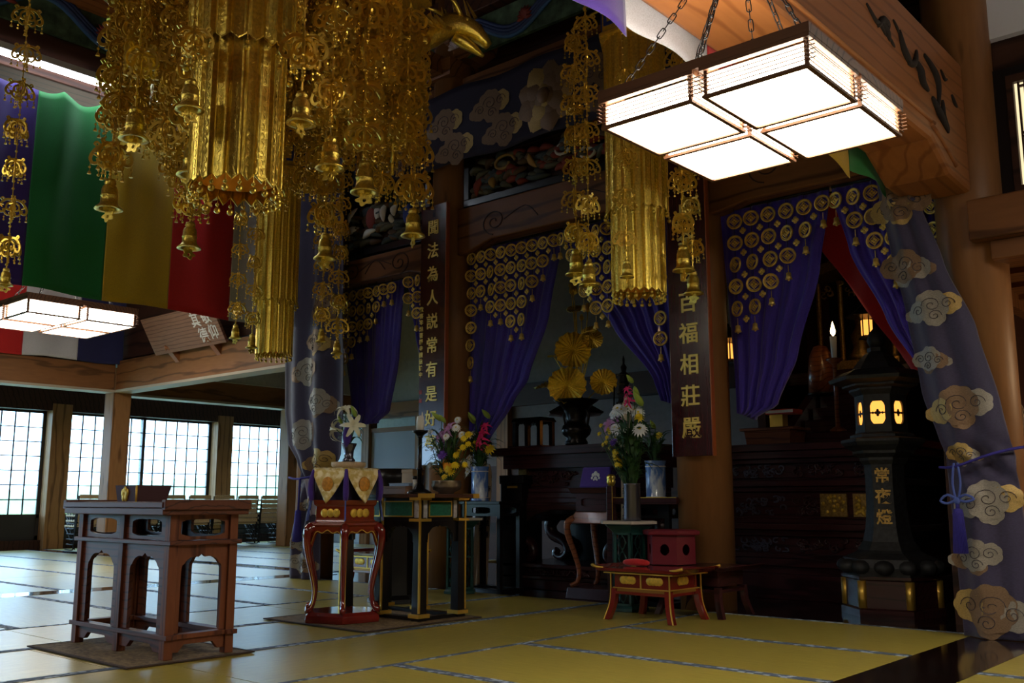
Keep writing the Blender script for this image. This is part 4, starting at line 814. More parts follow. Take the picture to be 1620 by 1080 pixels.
# ================================================================== LAMPS
def square_lamp(label, x, y, z, S, H, panel_m, ztop, chain_r=.008):
    """2 x 2 boxes of slatted wood and paper, hung on chains"""
    t = thing('square_lamp', label, 'lamp', (x, y, z), 0, 'square wooden lamps'); h = S / 2; g = S * .045; b = h - g * .5
    e = S * .014
    for sx in (-1, 1):
        for sy in (-1, 1):
            cx_, cy_ = sx * (h + g * .3) / 2 * 1.0, sy * (h + g * .3) / 2; q = (h - g) / 2
            bx0, bx1, by0, by1 = cx_ - q, cx_ + q, cy_ - q, cy_ + q
            dm = MB(); dm.bx(bx0 + e, bx1 - e, by0 + e, by1 - e, .006, H - .02)
            dif = ob('paper_box', dm, panel_m, t)
            fr = MB()
            for (z0, z1, d) in ((0, e * .9, e * .4), (H - e * 1.2, H, e)):
                fr.bx(bx0 - d, bx1 + d, by0 - d, by0 + e, z0, z1); fr.bx(bx0 - d, bx1 + d, by1 - e, by1 + d, z0, z1); fr.bx(bx0 - d, bx0 + e, by0 + e, by1 - e, z0, z1); fr.bx(bx1 - e, bx1 + d, by0 + e, by1 - e, z0, z1)
            for (px, py) in ((bx0, by0), (bx1 - e * 1.2, by0), (bx0, by1 - e * 1.2), (bx1 - e * 1.2, by1 - e * 1.2)): fr.bx(px + .0006, px + e * 1.2 - .0006, py + .0006, py + e * 1.2 - .0006, .001, H - .001)
            ob('box_frame', fr, W_LAMP, t)
            for k in range(5):
                zz = e * .9 + (H - e * 2.1) * (k + 1) / 6; s = MB(); o_ = e * 2.2; tt = e * .13
                s.bx(bx0 - o_, bx1 + o_, by0 - e * .4, by0, zz - tt, zz + tt); s.bx(bx0 - o_, bx1 + o_, by1, by1 + e * .4, zz - tt, zz + tt)
                s.bx(bx0 - e * .4, bx0, by0 - o_, by1 + o_, zz - tt, zz + tt); s.bx(bx1, bx1 + e * .4, by0 - o_, by1 + o_, zz - tt, zz + tt)
                ob('slat', s, W_LAMP, t)
    top = MB(); top.bx(-h, h, -h, -h + e * 3, H, H + e * 3); top.bx(-h, h, h - e * 3, h, H, H + e * 3); top.bx(-h, -h + e * 3, -h + e * 3, h - e * 3, H, H + e * 3); top.bx(h - e * 3, h, -h + e * 3, h - e * 3, H, H + e * 3); top.bx(-h + e * 3, h - e * 3, -e * 2, e * 2, H, H + e * 3 - .001); top.bx(-e * 2, e * 2, e * 2, h - e * 3, H, H + e * 3 - .001); top.bx(-e * 2, e * 2, -h + e * 3, -e * 2, H, H + e * 3 - .001)
    ob('top_frame', top, W_LAMP, t)
    return t, h, e
def chain(parent, a, b, r=.010, n=None):
    a, b = Vector(a), Vector(b); d = b - a; L = d.length; k = n or int(L / (r * 4.2)); m = MB(); rot = d.to_track_quat('Z', 'Y').to_matrix().to_4x4()
    for i in range(k):
        q = MB(); l_ = L / k * .62; pts = []
        for j in range(12):
            an = 2 * pi * j / 12; pts.append((r * cos(an), 0, (l_ - r) * (1 if sin(an) > 0 else -1) * (abs(sin(an)) > .01) + r * sin(an)))
        q.tube(pts, r * .30, 4, closed=True); q.xf(Matrix.Translation(a + d * ((i + .5) / k)) @ rot @ Matrix.Rotation(pi / 2 * (i % 2), 4, 'Z')); m.add(q.v, q.f, True)
    return ob('chain', m, BLACKM, parent)
t, h, e = square_lamp('big lit square lamp of four slatted paper boxes hung close to the viewer by chains', -1.485, 2.955, 2.035, .765, .103, PANEL_R, 3.4)
for (ax, ay) in ((-.30, -.36), (-.02, -.34), (-.30, .0), (.02, .02), (.30, -.1), (.1, .3)): chain(t, (ax, ay, .12), (-.02 + ax * .12, .0 + ay * .12, .72), .0085)
ob('chain_hub', MB().lathe([(.01, .80), (.09, .78), (.10, .72), (.06, .69), (.01, .69)], 16, (-.02, 0, 0)), BLACKM, t); ob('hanging_rod', MB().tube([(-.02, 0, .78), (-.02, 0, 3.96)], .012, 6), BLACKM, t)
t, h, e = square_lamp('smaller-looking lit square lamp over the far aisle in front of the grey cloth', -11.42, 4.93, 2.80, 1.28, .17, PANEL_L, 4)
for (ax, ay) in ((-.45, -.45), (.45, -.45), (.45, .45), (-.45, .45)): chain(t, (ax, ay, .2), (ax * .1, ay * .1, 1.0), .014)
ob('hanging_rod', MB().tube([(0, 0, 1.0), (0, 0, 3.18)], .015, 6), BLACKM, t)
t, h, e = square_lamp('lit square lamp over the near aisle, past the edge of the picture', 1.15, 4.93, 2.80, 1.28, .17, PANEL_L, 4)
for (ax, ay) in ((-.45, -.45), (.45, -.45), (.45, .45), (-.45, .45)): chain(t, (ax, ay, .2), (ax * .1, ay * .1, 1.0), .014)
ob('hanging_rod', MB().tube([(0, 0, 1.0), (0, 0, 3.18)], .015, 6), BLACKM, t)
for (lx, ly, lab) in ((-6.6, -1.2, 'unseen square lamp added behind the viewer, on the window side'), (-1.6, -2.6, 'unseen square lamp added behind the viewer, on the near side')):  # unseen lamps, added to light the gilt hangings from the front
    t, h, e = square_lamp(lab, lx, ly, 3.3, 1.28, .17, PANEL_L, 4); ob('hanging_rod', MB().tube([(0, 0, .17), (0, 0, 2.68)], .015, 6), BLACKM, t)
tb = thing('light_tube', 'bright white fluorescent tube along the beam over the green cloth', 'lamp', (-8.52, 3.96, 4.49))
ob('housing', MB().bx(-.06, .02, -1.1, 1.15, .15, .21), mat('housing_grey', (.5, .5, .5), .5), tb); ob('tube', MB().tube([(-.03, -1.08, .125), (-.03, 1.13, .125)], .018, 10), TUBE_M, tb)
for y in (-1.09, 1.13): ob('end_cap', MB().bx(-.06, .0, y - .02, y + .02, .09, .16), mat('housing_grey'), tb)
# ================================================================== FURNITURE ON THE TATAMI
def rug(label, x0, x1, y0, y1):
    t = thing('rug', label, 'rug', ((x0 + x1) / 2, (y0 + y1) / 2, 0), 0); a, b = (x1 - x0) / 2, (y1 - y0) / 2
    ob('pile', MB().bx(-a + .02, a - .02, -b + .02, b - .02, .003, .009), RUG, t)
    e = MB(); e.bx(-a, a, -b, -b + .02, .003, .010); e.bx(-a, a, b - .02, b, .003, .010); e.bx(-a, -a + .02, -b + .02, b - .02, .003, .010); e.bx(a - .02, a, -b + .02, b - .02, .003, .010); ob('edge_binding', e, RUG_E, t)
rug('worn brown mat under the tall desk', -5.56, -4.47, 2.36, 3.06)
rug('patterned brown mat under the red table and the black table', -5.66, -4.62, 3.93, 4.95)
def arch(w, h, n=18, lobe=True):      # opening outline from bottom-left over the top to bottom-right
    pts = [(-w / 2, 0)]; 
    for i in range(n + 1):
        a = pi - pi * i / n; x = w / 2 * cos(a); z = h - w * .36 + w * .36 * (sin(a) ** .6)
        if lobe: z += .012 * (abs(cos(a * 3)) - .5) + (.022 if i == n // 2 else 0)
        pts.append((x, z))
    pts.append((w / 2, 0)); return pts
def archpanel(m, x0, x1, z0, z1, ow, oz, a, b, plane, wide=0):   # board with an arch cut up from its lower edge
    cx = (x0 + x1) / 2; pl = [(x0, z0), (x0, z1), (x1, z1), (x1, z0)]
    op = [(cx + px, z0 + pz) for px, pz in arch(ow, oz)]
    L = op[:len(op) // 2 + 1]; R = op[len(op) // 2:]
    m.prism([(x0, z0)] + L + [(cx, z1), (x0, z1)], a, b, plane); m.prism(R + [(x1, z0), (x1, z1), (cx, z1)], a, b, plane)
# ---- tall sutra desk (x long .95, y .36)
dk = thing('tall_desk', 'tall narrow reddish-brown desk with arched openings, standing alone on a mat', 'desk', (-5.02, 2.77, 0.010))
HX, HY = .47, .17
top = MB(); top.bx(-.52, .55, -.27, .22, .70, .735); top.bx(-.52, .55, -.275, -.255, .735, .765); top.bx(-.52, .55, .205, .225, .735, .765); top.bx(-.54, -.50, -.27, .22, .725, .775); top.bx(.53, .57, -.27, .22, .725, .775)
ob('tabletop', top, W_DESKX, dk, bev=.004)
def stad(w, h, n=28):
    return [(w / 2 * max(-1, min(1, 1.25 * cos(2 * pi * i / n))), h / 2 * max(-1, min(1, 1.15 * sin(2 * pi * i / n)))) for i in range(n)]
for (yy) in (-HY, HY):
    for (x0, x1) in ((-HX, 0), (0, HX)):
        m = MB(); hx = [((x0 + x1) / 2 + p[0], .635 + p[1]) for p in stad(.30, .085)]; m.ringpanel(x0 + .02, x1 - .02, .575, .70, hx, yy - .009, yy + .009); ob('pierced_panel', m, W_DESKX, dk)
        m = MB(); archpanel(m, x0 + .02, x1 - .02, .12, .55, .30, .37, yy - .010, yy + .010, 'xz'); ob('arched_panel', m, W_DESKX, dk)
for (xx) in (-HX, HX):
    m = MB(); m.ringpanel(-HY + .02, HY - .02, .575, .70, [(p[0], .635 + p[1]) for p in stad(.25, .085)], xx - .009, xx + .009, 'yz'); ob('pierced_panel', m, W_DESK, dk)
    m = MB(); archpanel(m, -HY + .02, HY - .02, .12, .55, .23, .37, xx - .010, xx + .010, 'yz'); ob('arched_panel', m, W_DESK, dk)
for (x, y) in ((-HX, -HY), (HX, -HY), (-HX, HY), (HX, HY), (0, -HY), (0, HY)):
    m = MB(); m.bx(x - .026, x + .026, y - .024, y + .024, .0, .70); ob('leg', m, W_DESK, dk, bev=.003)
m = MB(); m.bx(-HX - .05, HX + .05, -HY - .035, HY + .035, .55, .572); ob('shelf_board', m, W_DESKX, dk, bev=.003)
for yy in (-HY, HY):
    m = MB(); m.bx(-HX - .05, HX + .05, yy - .03, yy + .03, .095, .118)
    for cx in (-HX / 2, HX / 2): m.prism([(cx - HX / 2 + .02, .095), (cx - HX / 2 + .02, .03), (cx - HX / 2 + .10, .03), (cx - HX / 2 + .14, .065), (cx + HX / 2 - .14, .065), (cx + HX / 2 - .10, .03), (cx + HX / 2 - .02, .03), (cx + HX / 2 - .02, .095)], yy - .012, yy + .012)
    ob('foot_rail', m, W_DESKX, dk, bev=.002)
for xx in (-HX, HX):
    m = MB(); m.bx(xx - .03, xx + .03, -HY - .02, HY + .02, .095, .118); m.prism([(-HY + .02, .095), (-HY + .02, .03), (-HY + .06, .03), (-HY + .09, .065), (HY - .09, .065), (HY - .06, .03), (HY - .02, .03), (HY - .02, .095)], xx - .012, xx + .012, 'yz'); ob('foot_rail', m, W_DESK, dk, bev=.002)
# ---- folding book stand on it
bk = thing('book_stand', 'small dark red folding book stand with a gold crest, on the tall desk', 'stand', (-5.0, 2.64, .746))
BOOKM = mat('book_stand_lacquer', (0.050, 0.007, 0.012), 0.5, spec=0.3)
for i, rz in enumerate((radians(180 + 8), radians(82))):
    m = MB().prism([(.012, 0), (.055, 0), (.06, .018), (.115, .018), (.12, 0), (.150, 0), (.185, .118), (0, .118), (.0, .0)], -.006, .006)
    o = ob('leaf_board', m, BOOKM, bk, (0, 0, 0), (0, 0, rz)); sgn = 1 if i == 0 else -1
    if i == 0:
        for k in range(5): ob('crest_petal', MB().ball((.095 + .018 * cos(k * 1.257 + .3), sgn * .008, .070 + .020 * sin(k * 1.257 + .3)), .017, 7, 5, sy=.25, sz=1.4), GOLD_LEAF, o)
ob('hinge', MB().tube([(0, -.004, .01), (0, -.004, .118)], .006, 6), GOLD_TRIM, bk)
# ---- hexagonal red lacquer table with cabriole legs
rt = thing('hexagonal_table', 'glossy red lacquer hexagonal table with curved legs and gold edging under a gold cloth', 'table', (-5.18, 4.21, 0.010), radians(21)); rt.scale = (.80, .80, 1)
r0 = pi / 6
def hexm(prof, m, name, bev=0): return ob(name, MB().lathe(prof, 6, rot=0, smooth=False), m, rt, bev=bev)
hexm([(.0, .0), (.335, .0), (.34, .02), (.335, .045), (.30, .065), (.0, .065)], RED_LAC, 'base', .004)
hexm([(.0, .56), (.27, .56), (.31, .60), (.33, .615), (.325, .63), (.28, .64), (.28, .645), (.27, .65), (.27, .735), (.29, .745), (.30, .775), (.0, .775)], RED_LAC2, 'body', .004)
for i in range(6):
    a = i * pi / 3; ca, sa = cos(a), sin(a)
    pr = [(.285, .60), (.335, .585), (.345, .52), (.325, .42), (.285, .30), (.262, .20), (.275, .12), (.305, .085), (.335, .082)]
    P = smoothpts([(r * ca, r * sa, z) for r, z in pr], 4); n = len(P)
    ob('leg', MB().tube(P, [.040 - .020 * min(1, k / n * 1.6) + (.004 if k > n - 6 else 0) for k in range(n)], 8), RED_LAC, rt)
    G = smoothpts([((r + .012 + .016 * max(0, (z - .2) * 2)) * ca - .016 * sa, (r + .012 + .016 * max(0, (z - .2) * 2)) * sa + .016 * ca, z) for r, z in pr[:-1]], 4); ob('gold_edge', MB().tube(G, .0035, 4), GOLD_TRIM, rt)
    a2 = a + pi / 6; A = Vector((.315 * cos(a), .315 * sin(a), 0)); B = Vector((.315 * cos(a + pi / 3), .315 * sin(a + pi / 3), 0)); Z = [.0, .1, .2, .35, .5, .65, .8, .9, 1.0]; DZ = [.47, .545, .575, .565, .585, .565, .575, .545, .47]
    pts = [A.lerp(B, t) + Vector((0, 0, z)) for t, z in zip(Z, DZ)]; up = [A.lerp(B, t) + Vector((0, 0, .61)) for t in Z]; m = MB(); k = len(Z)
    inn = [Vector((p.x * .95, p.y * .95, p.z)) for p in pts]; inu = [Vector((p.x * .95, p.y * .95, p.z)) for p in up]
    m.add(pts + up + inn + inu, [(j, j + 1, k + j + 1, k + j) for j in range(k - 1)] + [(2 * k + j, 3 * k + j, 3 * k + j + 1, 2 * k + j + 1) for j in range(k - 1)] + [(j, 2 * k + j, 2 * k + j + 1, j + 1) for j in range(k - 1)])
    ob('apron', m, RED_LAC2, rt); ob('gold_edge', MB().tube([(p.x * 1.005, p.y * 1.005, p.z) for p in smoothpts(pts, 3)], .004, 4), GOLD_TRIM, rt)
    c = MB()
    for dx in (-.055, 0, .055): c.ball((.236, dx, .692), .036, 10, 6, sx=.14, sz=.8)
    link('gold_crest', c.mesh('gold_crest', GOLD_LEAF), rt, (0, 0, 0), (0, 0, a2))
# pedestal box the cloth lies on, the draped cloths
ob('upper_pedestal', MB().lathe([(0, .775), (.21, .775), (.215, .80), (.205, .955), (.21, .965), (.21, .98), (0, .98)], 6, smooth=False), mat('dark_purple_skirt', (.02, .012, .05), .7), rt)
cb = thing('altar_cloth', 'gold brocade cloth with hanging points laid over the red hexagonal table', 'cloth', (-5.18, 4.21, .992), radians(21))
cm = MB(); cm.lathe([(0, .002), (.235, .002), (.245, -.004), (.245, -.008), (0, -.004)], 6, smooth=False); ob('top_cloth', cm, BROCADE, cb)
for i in range(6):
    a = i * pi / 3; A = Vector((.246 * cos(a), .246 * sin(a), 0)); B = Vector((.246 * cos(a + pi / 3), .246 * sin(a + pi / 3), 0)); C = (A + B) * .5 * 1.28 + Vector((0, 0, -.225))
    if i % 2 == 0 or True:
        def fn(u, v):
            p = A.lerp(B, u); e = abs(u - .5) * 2; d = v * (1 - .88 * e ** 1.1); o_ = 1 + .16 * d * (1 - .4 * e) + .02 * sin(u * 15) * d
            return (p.x * o_, p.y * o_, -.004 - .225 * d)
        fl_ = ob('hanging_point', MB().grid(fn, 18, 12), BROCADE, cb, solid=.004)
        a2 = a + pi / 6; m = MB().ball((.238, 0, -.105), .042, 14, 8, sx=.10, sz=1.15); link('orange_medallion', m.mesh('orange_medallion', BROC_B), fl_, (0, 0, 0), (0, 0, a2))
    ob('purple_fold', MB().tube(smoothpts([(A.x * .98, A.y * .98, -.01), (A.x * 1.06, A.y * 1.06, -.10), (A.x * 1.03, A.y * 1.03, -.21)], 4), [.010, .012, .014, .017, .018, .02, .02, .018, .015], 7), C_PURB, cb)
    ob('cord_end', MB().tube([(A.x * 1.02, A.y * 1.02, -.15), (A.x * 1.15, A.y * 1.15, -.34)], .005, 4), CORD, cb)
wbk = thing('wooden_block', 'round wooden dish under the lily vase on the gold cloth', 'stand', (-5.17, 4.22, .995)); ob('dish', MB().lathe([(0, 0), (.10, 0), (.115, .02), (.115, .04), (.095, .042), (.09, .03), (0, .03)], 24), PALE_WOOD, wbk)
sc_ = thing('pale_scarf', 'pale lilac cloth trailing off the left side of the gold cloth', 'cloth', (-5.48, 4.15, .90))
ob('scarf_cloth', MB().grid(lambda u, v: (-.02 + .06 * u + .08 * v - .01 * sin(u * 9), -.04 + .09 * u, .02 - .24 * v + .01 * sin(u * 8)), 10, 14), mat('lilac_cloth', (.42, .42, .56), .8), sc_, solid=.004)
# ---- flowers
def petal_strip(m, L, W, a, tilt, curl, base=(0, 0, 0), fold=.25):
    R = Matrix.Translation(base) @ Matrix.Rotation(a, 4, 'Z'); vs = []; fs = []; N = 7
    for j in range(N + 1):
        t = j / N; ang = tilt - curl * t * t; x = L * t * cos(ang); z = L * t * sin(ang); w_ = W * sin(pi * min(1, .08 + .9 * t)) 
        for q in (-1, 0, 1): vs.append(R @ Vector((x, q * w_, z + abs(q) * w_ * fold)))
    for j in range(N):
        for q in range(2): fs.append((j * 3 + q, j * 3 + q + 1, j * 3 + q + 4, j * 3 + q + 3))
    return m.add(vs, fs, True)
def lily_mb(s=.10):
    m = MB()
    for i in range(6): petal_strip(m, s, s * .17, i * pi / 3, 1.0, 1.35)
    return m
def daisy_mb(s=.03, n=14, rows=2):
    m = MB()
    for r in range(rows):
        for i in range(n): petal_strip(m, s * (1 - .25 * r), s * .16, 2 * pi * i / n + r * .2, .25 + .5 * r, .5, (0, 0, .004 * r), .1)
    return m
LILY = lily_mb().mesh('lily_bloom', F_CREAM); MUM = daisy_mb(.036).mesh('chrysanthemum', F_WHITE); YMUM = daisy_mb(.026, 12).mesh('yellow_bloom', F_YEL); OMUM = daisy_mb(.032, 14).mesh('orange_bloom', F_ORG); PMUM = daisy_mb(.032, 14).mesh('violet_bloom', F_PUR); LLY = lily_mb(.06).mesh('pink_lily', F_LILAC); GLAD = lily_mb(.05).mesh('gladiolus_bloom', F_PINK)
BUD = MB().lathe([(.0, 0), (.010, .01), (.013, .03), (.008, .055), (.001, .07)], 8).mesh('green_bud', F_BUD); MCEN = MB().ball((0, 0, .006), .009, 8, 5, sz=.6).mesh('bloom_heart', F_YEL)
def blade(L, W, m=LEAF):
    q = MB(); petal_strip(q, L, W, 0, 1.2, 1.0); return q.mesh('leaf', m)
LEAFS = [blade(.13, .012), blade(.18, .010), blade(.10, .016)]
lv = thing('lily_vase', 'small dark vase with three white lilies on the gold cloth', 'vase', (-5.17, 4.22, 1.037))
ob('vase_body', MB().lathe([(0, 0), (.04, 0), (.045, .012), (.03, .03), (.034, .08), (.05, .115), (.052, .125), (.045, .12), (.03, .09), (0, .09)], 18), GUN, lv)
def stemmed(parent, base, tip, me, scale=1.0, aim=None, sm=STEM, heart=False, bend=.02):
    b, t_ = Vector(base), Vector(tip); mid = b.lerp(t_, .55) + Vector((random.uniform(-bend, bend), random.uniform(-bend, bend), 0))
    ob('stem', MB().tube(smoothpts([b, mid, t_], 3), .003, 4), sm, parent)
    d = Vector(aim) if aim else (t_ - b).normalized() + Vector((random.uniform(-.5, .5), random.uniform(-.9, .1), random.uniform(-.2, .3)))
    o = link(me.name.split('.')[0], me, parent, tip, d.to_track_quat('Z', 'Y').to_euler(), scale * 1.2)
    if heart: link('bloom_heart', MCEN, o)
    return o
stemmed(lv, (0, 0, .1), (-.02, -.02, .34), LILY, .75, (.25, -.35, .9)); stemmed(lv, (0, 0, .1), (.075, -.03, .24), LILY, .8, (.8, -.5, .05)); stemmed(lv, (0, 0, .1), (-.10, -.03, .22), LILY, .78, (-.85, -.45, .15))
stemmed(lv, (0, 0, .1), (-.08, 0, .26), BUD, .9); stemmed(lv, (0, 0, .1), (.03, .03, .30), BUD, 1.1)
for i in range(9): link('leaf', LEAFS[i % 3], lv, (0, 0, .11 + .01 * i), (0, random.uniform(-.6, .2), i * 2.4), 1.1)
ob('purple_wrap', MB().tube(smoothpts([(.01, -.03, .10), (.03, -.04, .18), (.02, -.03, .25)], 3), [.012, .022, .030, .034, .03, .02, .008], 7), C_PURB, lv)
# ---- black lacquer offering table with gilt edging and green panels
bt_ = thing('black_table', 'black lacquer side table with gold edges and green panels, beside the red hexagonal table', 'table', (-5.13, 4.68, .010)); bx_, by_ = .37, .18
m = MB(); m.bx(-bx_ - .1, bx_ + .13, -by_ - .05, by_ + .06, .79, .815); ob('tabletop', m, mat('table_top_brown', (.07, .03, .02), .25, coat=.4), bt_, bev=.004)
for (x, y) in ((bx_ + .085, -by_ - .045), (bx_ + .085, by_ + .02), (-bx_ - .06, -by_ - .045)): ob('gold_corner', MB().bx(x - .05, x + .05, y - .012, y + .045, .788, .818), GOLD_TRIM, bt_)
ob('upper_frame', MB().bx(-bx_, bx_, -by_, by_, .64, .79), BLACK, bt_)
for yy in (-by_ - .004, by_ + .004):
    for (x0, x1) in ((-.30, -.03), (.03, .30)):
        ob('green_panel', MB().bx(x0, x1, yy - .004, yy + .004, .672, .762), GREEN_PAN, bt_); g = MB(); g.ringpanel(x0 - .008, x1 + .008, .664, .77, [(x0, .672), ((x0 + x1) / 2, .672), (x1, .672), (x1, .717), (x1, .762), ((x0 + x1) / 2, .762), (x0, .762), (x0, .717)], yy - .006, yy + .006); ob('gold_border', g, GOLD_TRIM, bt_)
    for x in (-.34, .34): ob('silver_strip', MB().bx(x - .018, x + .018, yy - .005, yy + .005, .655, .775), GREY_PAN, bt_)
for xx in (-bx_ - .004, bx_ + .004):
    ob('green_panel', MB().bx(xx - .004, xx + .004, -.10, .10, .672, .762), GREEN_PAN, bt_); g = MB(); g.ringpanel(-.108, .108, .664, .77, [(-.1, .672), (0, .672), (.1, .672), (.1, .717), (.1, .762), (0, .762), (-.1, .762), (-.1, .717)], xx - .006, xx + .006, 'yz'); ob('gold_border', g, GOLD_TRIM, bt_)
    for y in (-.14, .14): ob('silver_strip', MB().bx(xx - .005, xx + .005, y - .016, y + .016, .655, .775), GREY_PAN, bt_)
for (x, y) in ((-bx_, -by_), (bx_, -by_), (-bx_, by_), (bx_, by_), (0, -by_), (0, by_)):
    sx, sy = (1 if x >= 0 else -1), (1 if y > 0 else -1)
    lg = ob('leg', MB().taper(x - .035, x + .035, y - .035, y + .035, 0, .66, .006), BLACK, bt_)
    ob('gold_edge', MB().bx(x + sx * .033 - .006, x + sx * .033 + .006, y + sy * .033 - .006, y + sy * .033 + .006, .05, .79), GOLD_TRIM, lg)
    ob('foot_cap', MB().bx(x - .05, x + .05, y - .05, y + .05, .02, .045), GOLD_TRIM, lg)
for z in (.645, .783):
    for (x, y) in ((bx_, -by_), (bx_, by_), (-bx_, -by_), (-bx_, by_)): ob('gold_bracket', MB().bx(x - .055, x + .055, y - .05, y + .05, z - .009, z + .009), GOLD_TRIM, bt_)
for xx in (-bx_, bx_): m = MB(); archpanel(m, -by_ + .03, by_ - .03, .50, .64, .24, .10, xx - .01, xx + .01, 'yz'); ob('apron', m, BLACK, bt_)
for yy in (-by_, by_):
    for c in (-bx_ / 2, bx_ / 2): m = MB(); archpanel(m, c - bx_ / 2 + .03, c + bx_ / 2 - .03, .50, .64, .25, .10, yy - .01, yy + .01, 'xz'); ob('apron', m, BLACK, bt_)
ob('floor_frame', MB().ringpanel(-bx_ - .02, bx_ + .02, -by_ - .02, by_ + .02, [(-bx_ + .04, -by_ + .04), (0, -by_ + .04), (bx_ - .04, -by_ + .04), (bx_ - .04, 0), (bx_ - .04, by_ - .04), (0, by_ - .04), (-bx_ + .04, by_ - .04), (-bx_ + .04, 0)], .0, .022, 'xy'), BLACK, bt_)
TZ_ = .826
def boxthing(name, label, cat, loc, w_, d, h, m, lid=None):
    t = thing(name, label, cat, loc); ob('body', MB().bx(-w_ / 2, w_ / 2, -d / 2, d / 2, 0, h * .75), m, t, bev=.003); ob('lid', MB().bx(-w_ / 2 - .003, w_ / 2 + .003, -d / 2 - .003, d / 2 + .003, h * .75, h), lid or m, t, bev=.003); return t
boxthing('incense_box', 'flat brown box on the black table under a pale box', 'box', (-5.16, 4.68, TZ_), .24, .12, .055, mat('card_brown', (.36, .20, .12), .6))
boxthing('incense_box', 'pale blue flat box lying on the flat brown box', 'box', (-5.13, 4.69, TZ_ + .055), .20, .10, .022, mat('card_blue', (.35, .45, .60), .5))
boxthing('incense_box', 'upright tan box standing on the pale blue box', 'box', (-5.09, 4.71, TZ_ + .077), .11, .06, .095, mat('card_tan', (.46, .32, .18), .6))
tt = thing('incense_tube', 'slim white tube standing beside the boxes on the black table', 'tube', (-4.99, 4.66, TZ_)); ob('tube_body', MB().lathe([(0, 0), (.015, 0), (.015, .10), (0, .10)], 12), WHITE, tt); ob('cap', MB().lathe([(0, .10), (.016, .10), (.016, .125), (0, .125)], 12), BLACK, tt)
cs = thing('candle_stand', 'tall dark bronze candle stand with a ragged white candle on the black table', 'candlestick', (-4.90, 4.62, TZ_))
ob('foot', MB().lathe([(0, 0), (.085, 0), (.085, .012), (.07, .022), (.04, .035), (.03, .06), (.018, .075), (0, .075)], 20), BRONZE, cs); ob('shaft', MB().lathe([(0, .07), (.016, .07), (.016, .16), (.021, .165), (.021, .175), (.015, .18), (.014, .38), (.02, .385), (.02, .395), (.014, .40), (0, .40)], 14), BRONZE, cs)
ob('drip_pan', MB().lathe([(0, .39), (.016, .39), (.03, .405), (.052, .42), (.054, .432), (.03, .425), (0, .425)], 20), BRONZE, cs)
cdl = MB().lathe([(0, .425), (.026, .425), (.027, .50), (.024, .525), (.020, .53), (0, .52)], 14); cdl.tube([(.016, 0, .51), (.018, 0, .56)], [.011, .003], 5); cdl.tube([(-.012, .008, .51), (-.014, .008, .54)], [.011, .004], 5); ob('candle', cdl, WAX, cs)
bw = thing('metal_bowl', 'tarnished metal bowl packed with yellow and orange flowers on the black table', 'bowl', (-4.80, 4.78, TZ_)); ob('bowl_body', MB().lathe([(0, 0), (.05, 0), (.055, .012), (.095, .03), (.105, .06), (.098, .085), (.104, .09), (.094, .085), (.09, .05), (0, .03)], 28), PEWTER, bw)
def bouquet(label, loc, spec, h, spread, nleaf, group='flower bouquets'):
    t = thing('flower_bouquet', label, 'flowers', loc, 0, group)
    for (me, dx, dz, sc, heart) in spec: stemmed(t, (dx * .12, random.uniform(-.02, .02), 0), (dx, random.uniform(-spread, spread * .4), dz), me, sc, (dx * 1.5 + random.uniform(-.3, .3), -.8, .55 + random.uniform(-.2, .3)), STEM, heart)
    for i in range(int(nleaf * 1.5)):
        z = random.uniform(.02, h * .72); a = random.uniform(0, 6.3); r = random.uniform(0, .03) + z * .18
        link('leaf', LEAFS[i % 3], t, (r * cos(a), r * sin(a), z), (random.uniform(-.3, .3), random.uniform(-.9, .1), a), random.uniform(.75, 1.25))
    return t
def rx(n, x0, x1, z0, z1, me, s, h=False): return [(me, random.uniform(x0, x1), random.uniform(z0, z1), s * random.uniform(.85, 1.15), h) for _ in range(n)]
bouquet('loose bouquet of lilac, yellow, orange and white flowers in the metal bowl', (-4.80, 4.78, .87), rx(9, -.02, .17, .06, .22, YMUM, 1.0) + [(OMUM, .0, .17, 1.2, False), (OMUM, .05, .14, 1.1, False), (PMUM, .01, .22, 1.2, False), (PMUM, -.04, .30, .9, False)] + rx(4, -.06, .10, .26, .42, LLY, 1.0) + rx(6, -.12, -.03, .15, .40, MUM, .7, True) + rx(5, .05, .2, .34, .46, MUM, .75, True) + [(BUD, -.03, .46, 1.2, False), (BUD, .03, .44, 1.0, False)] + rx(5, .10, .2, .2, .38, YMUM, 1), .42, .07, 70)
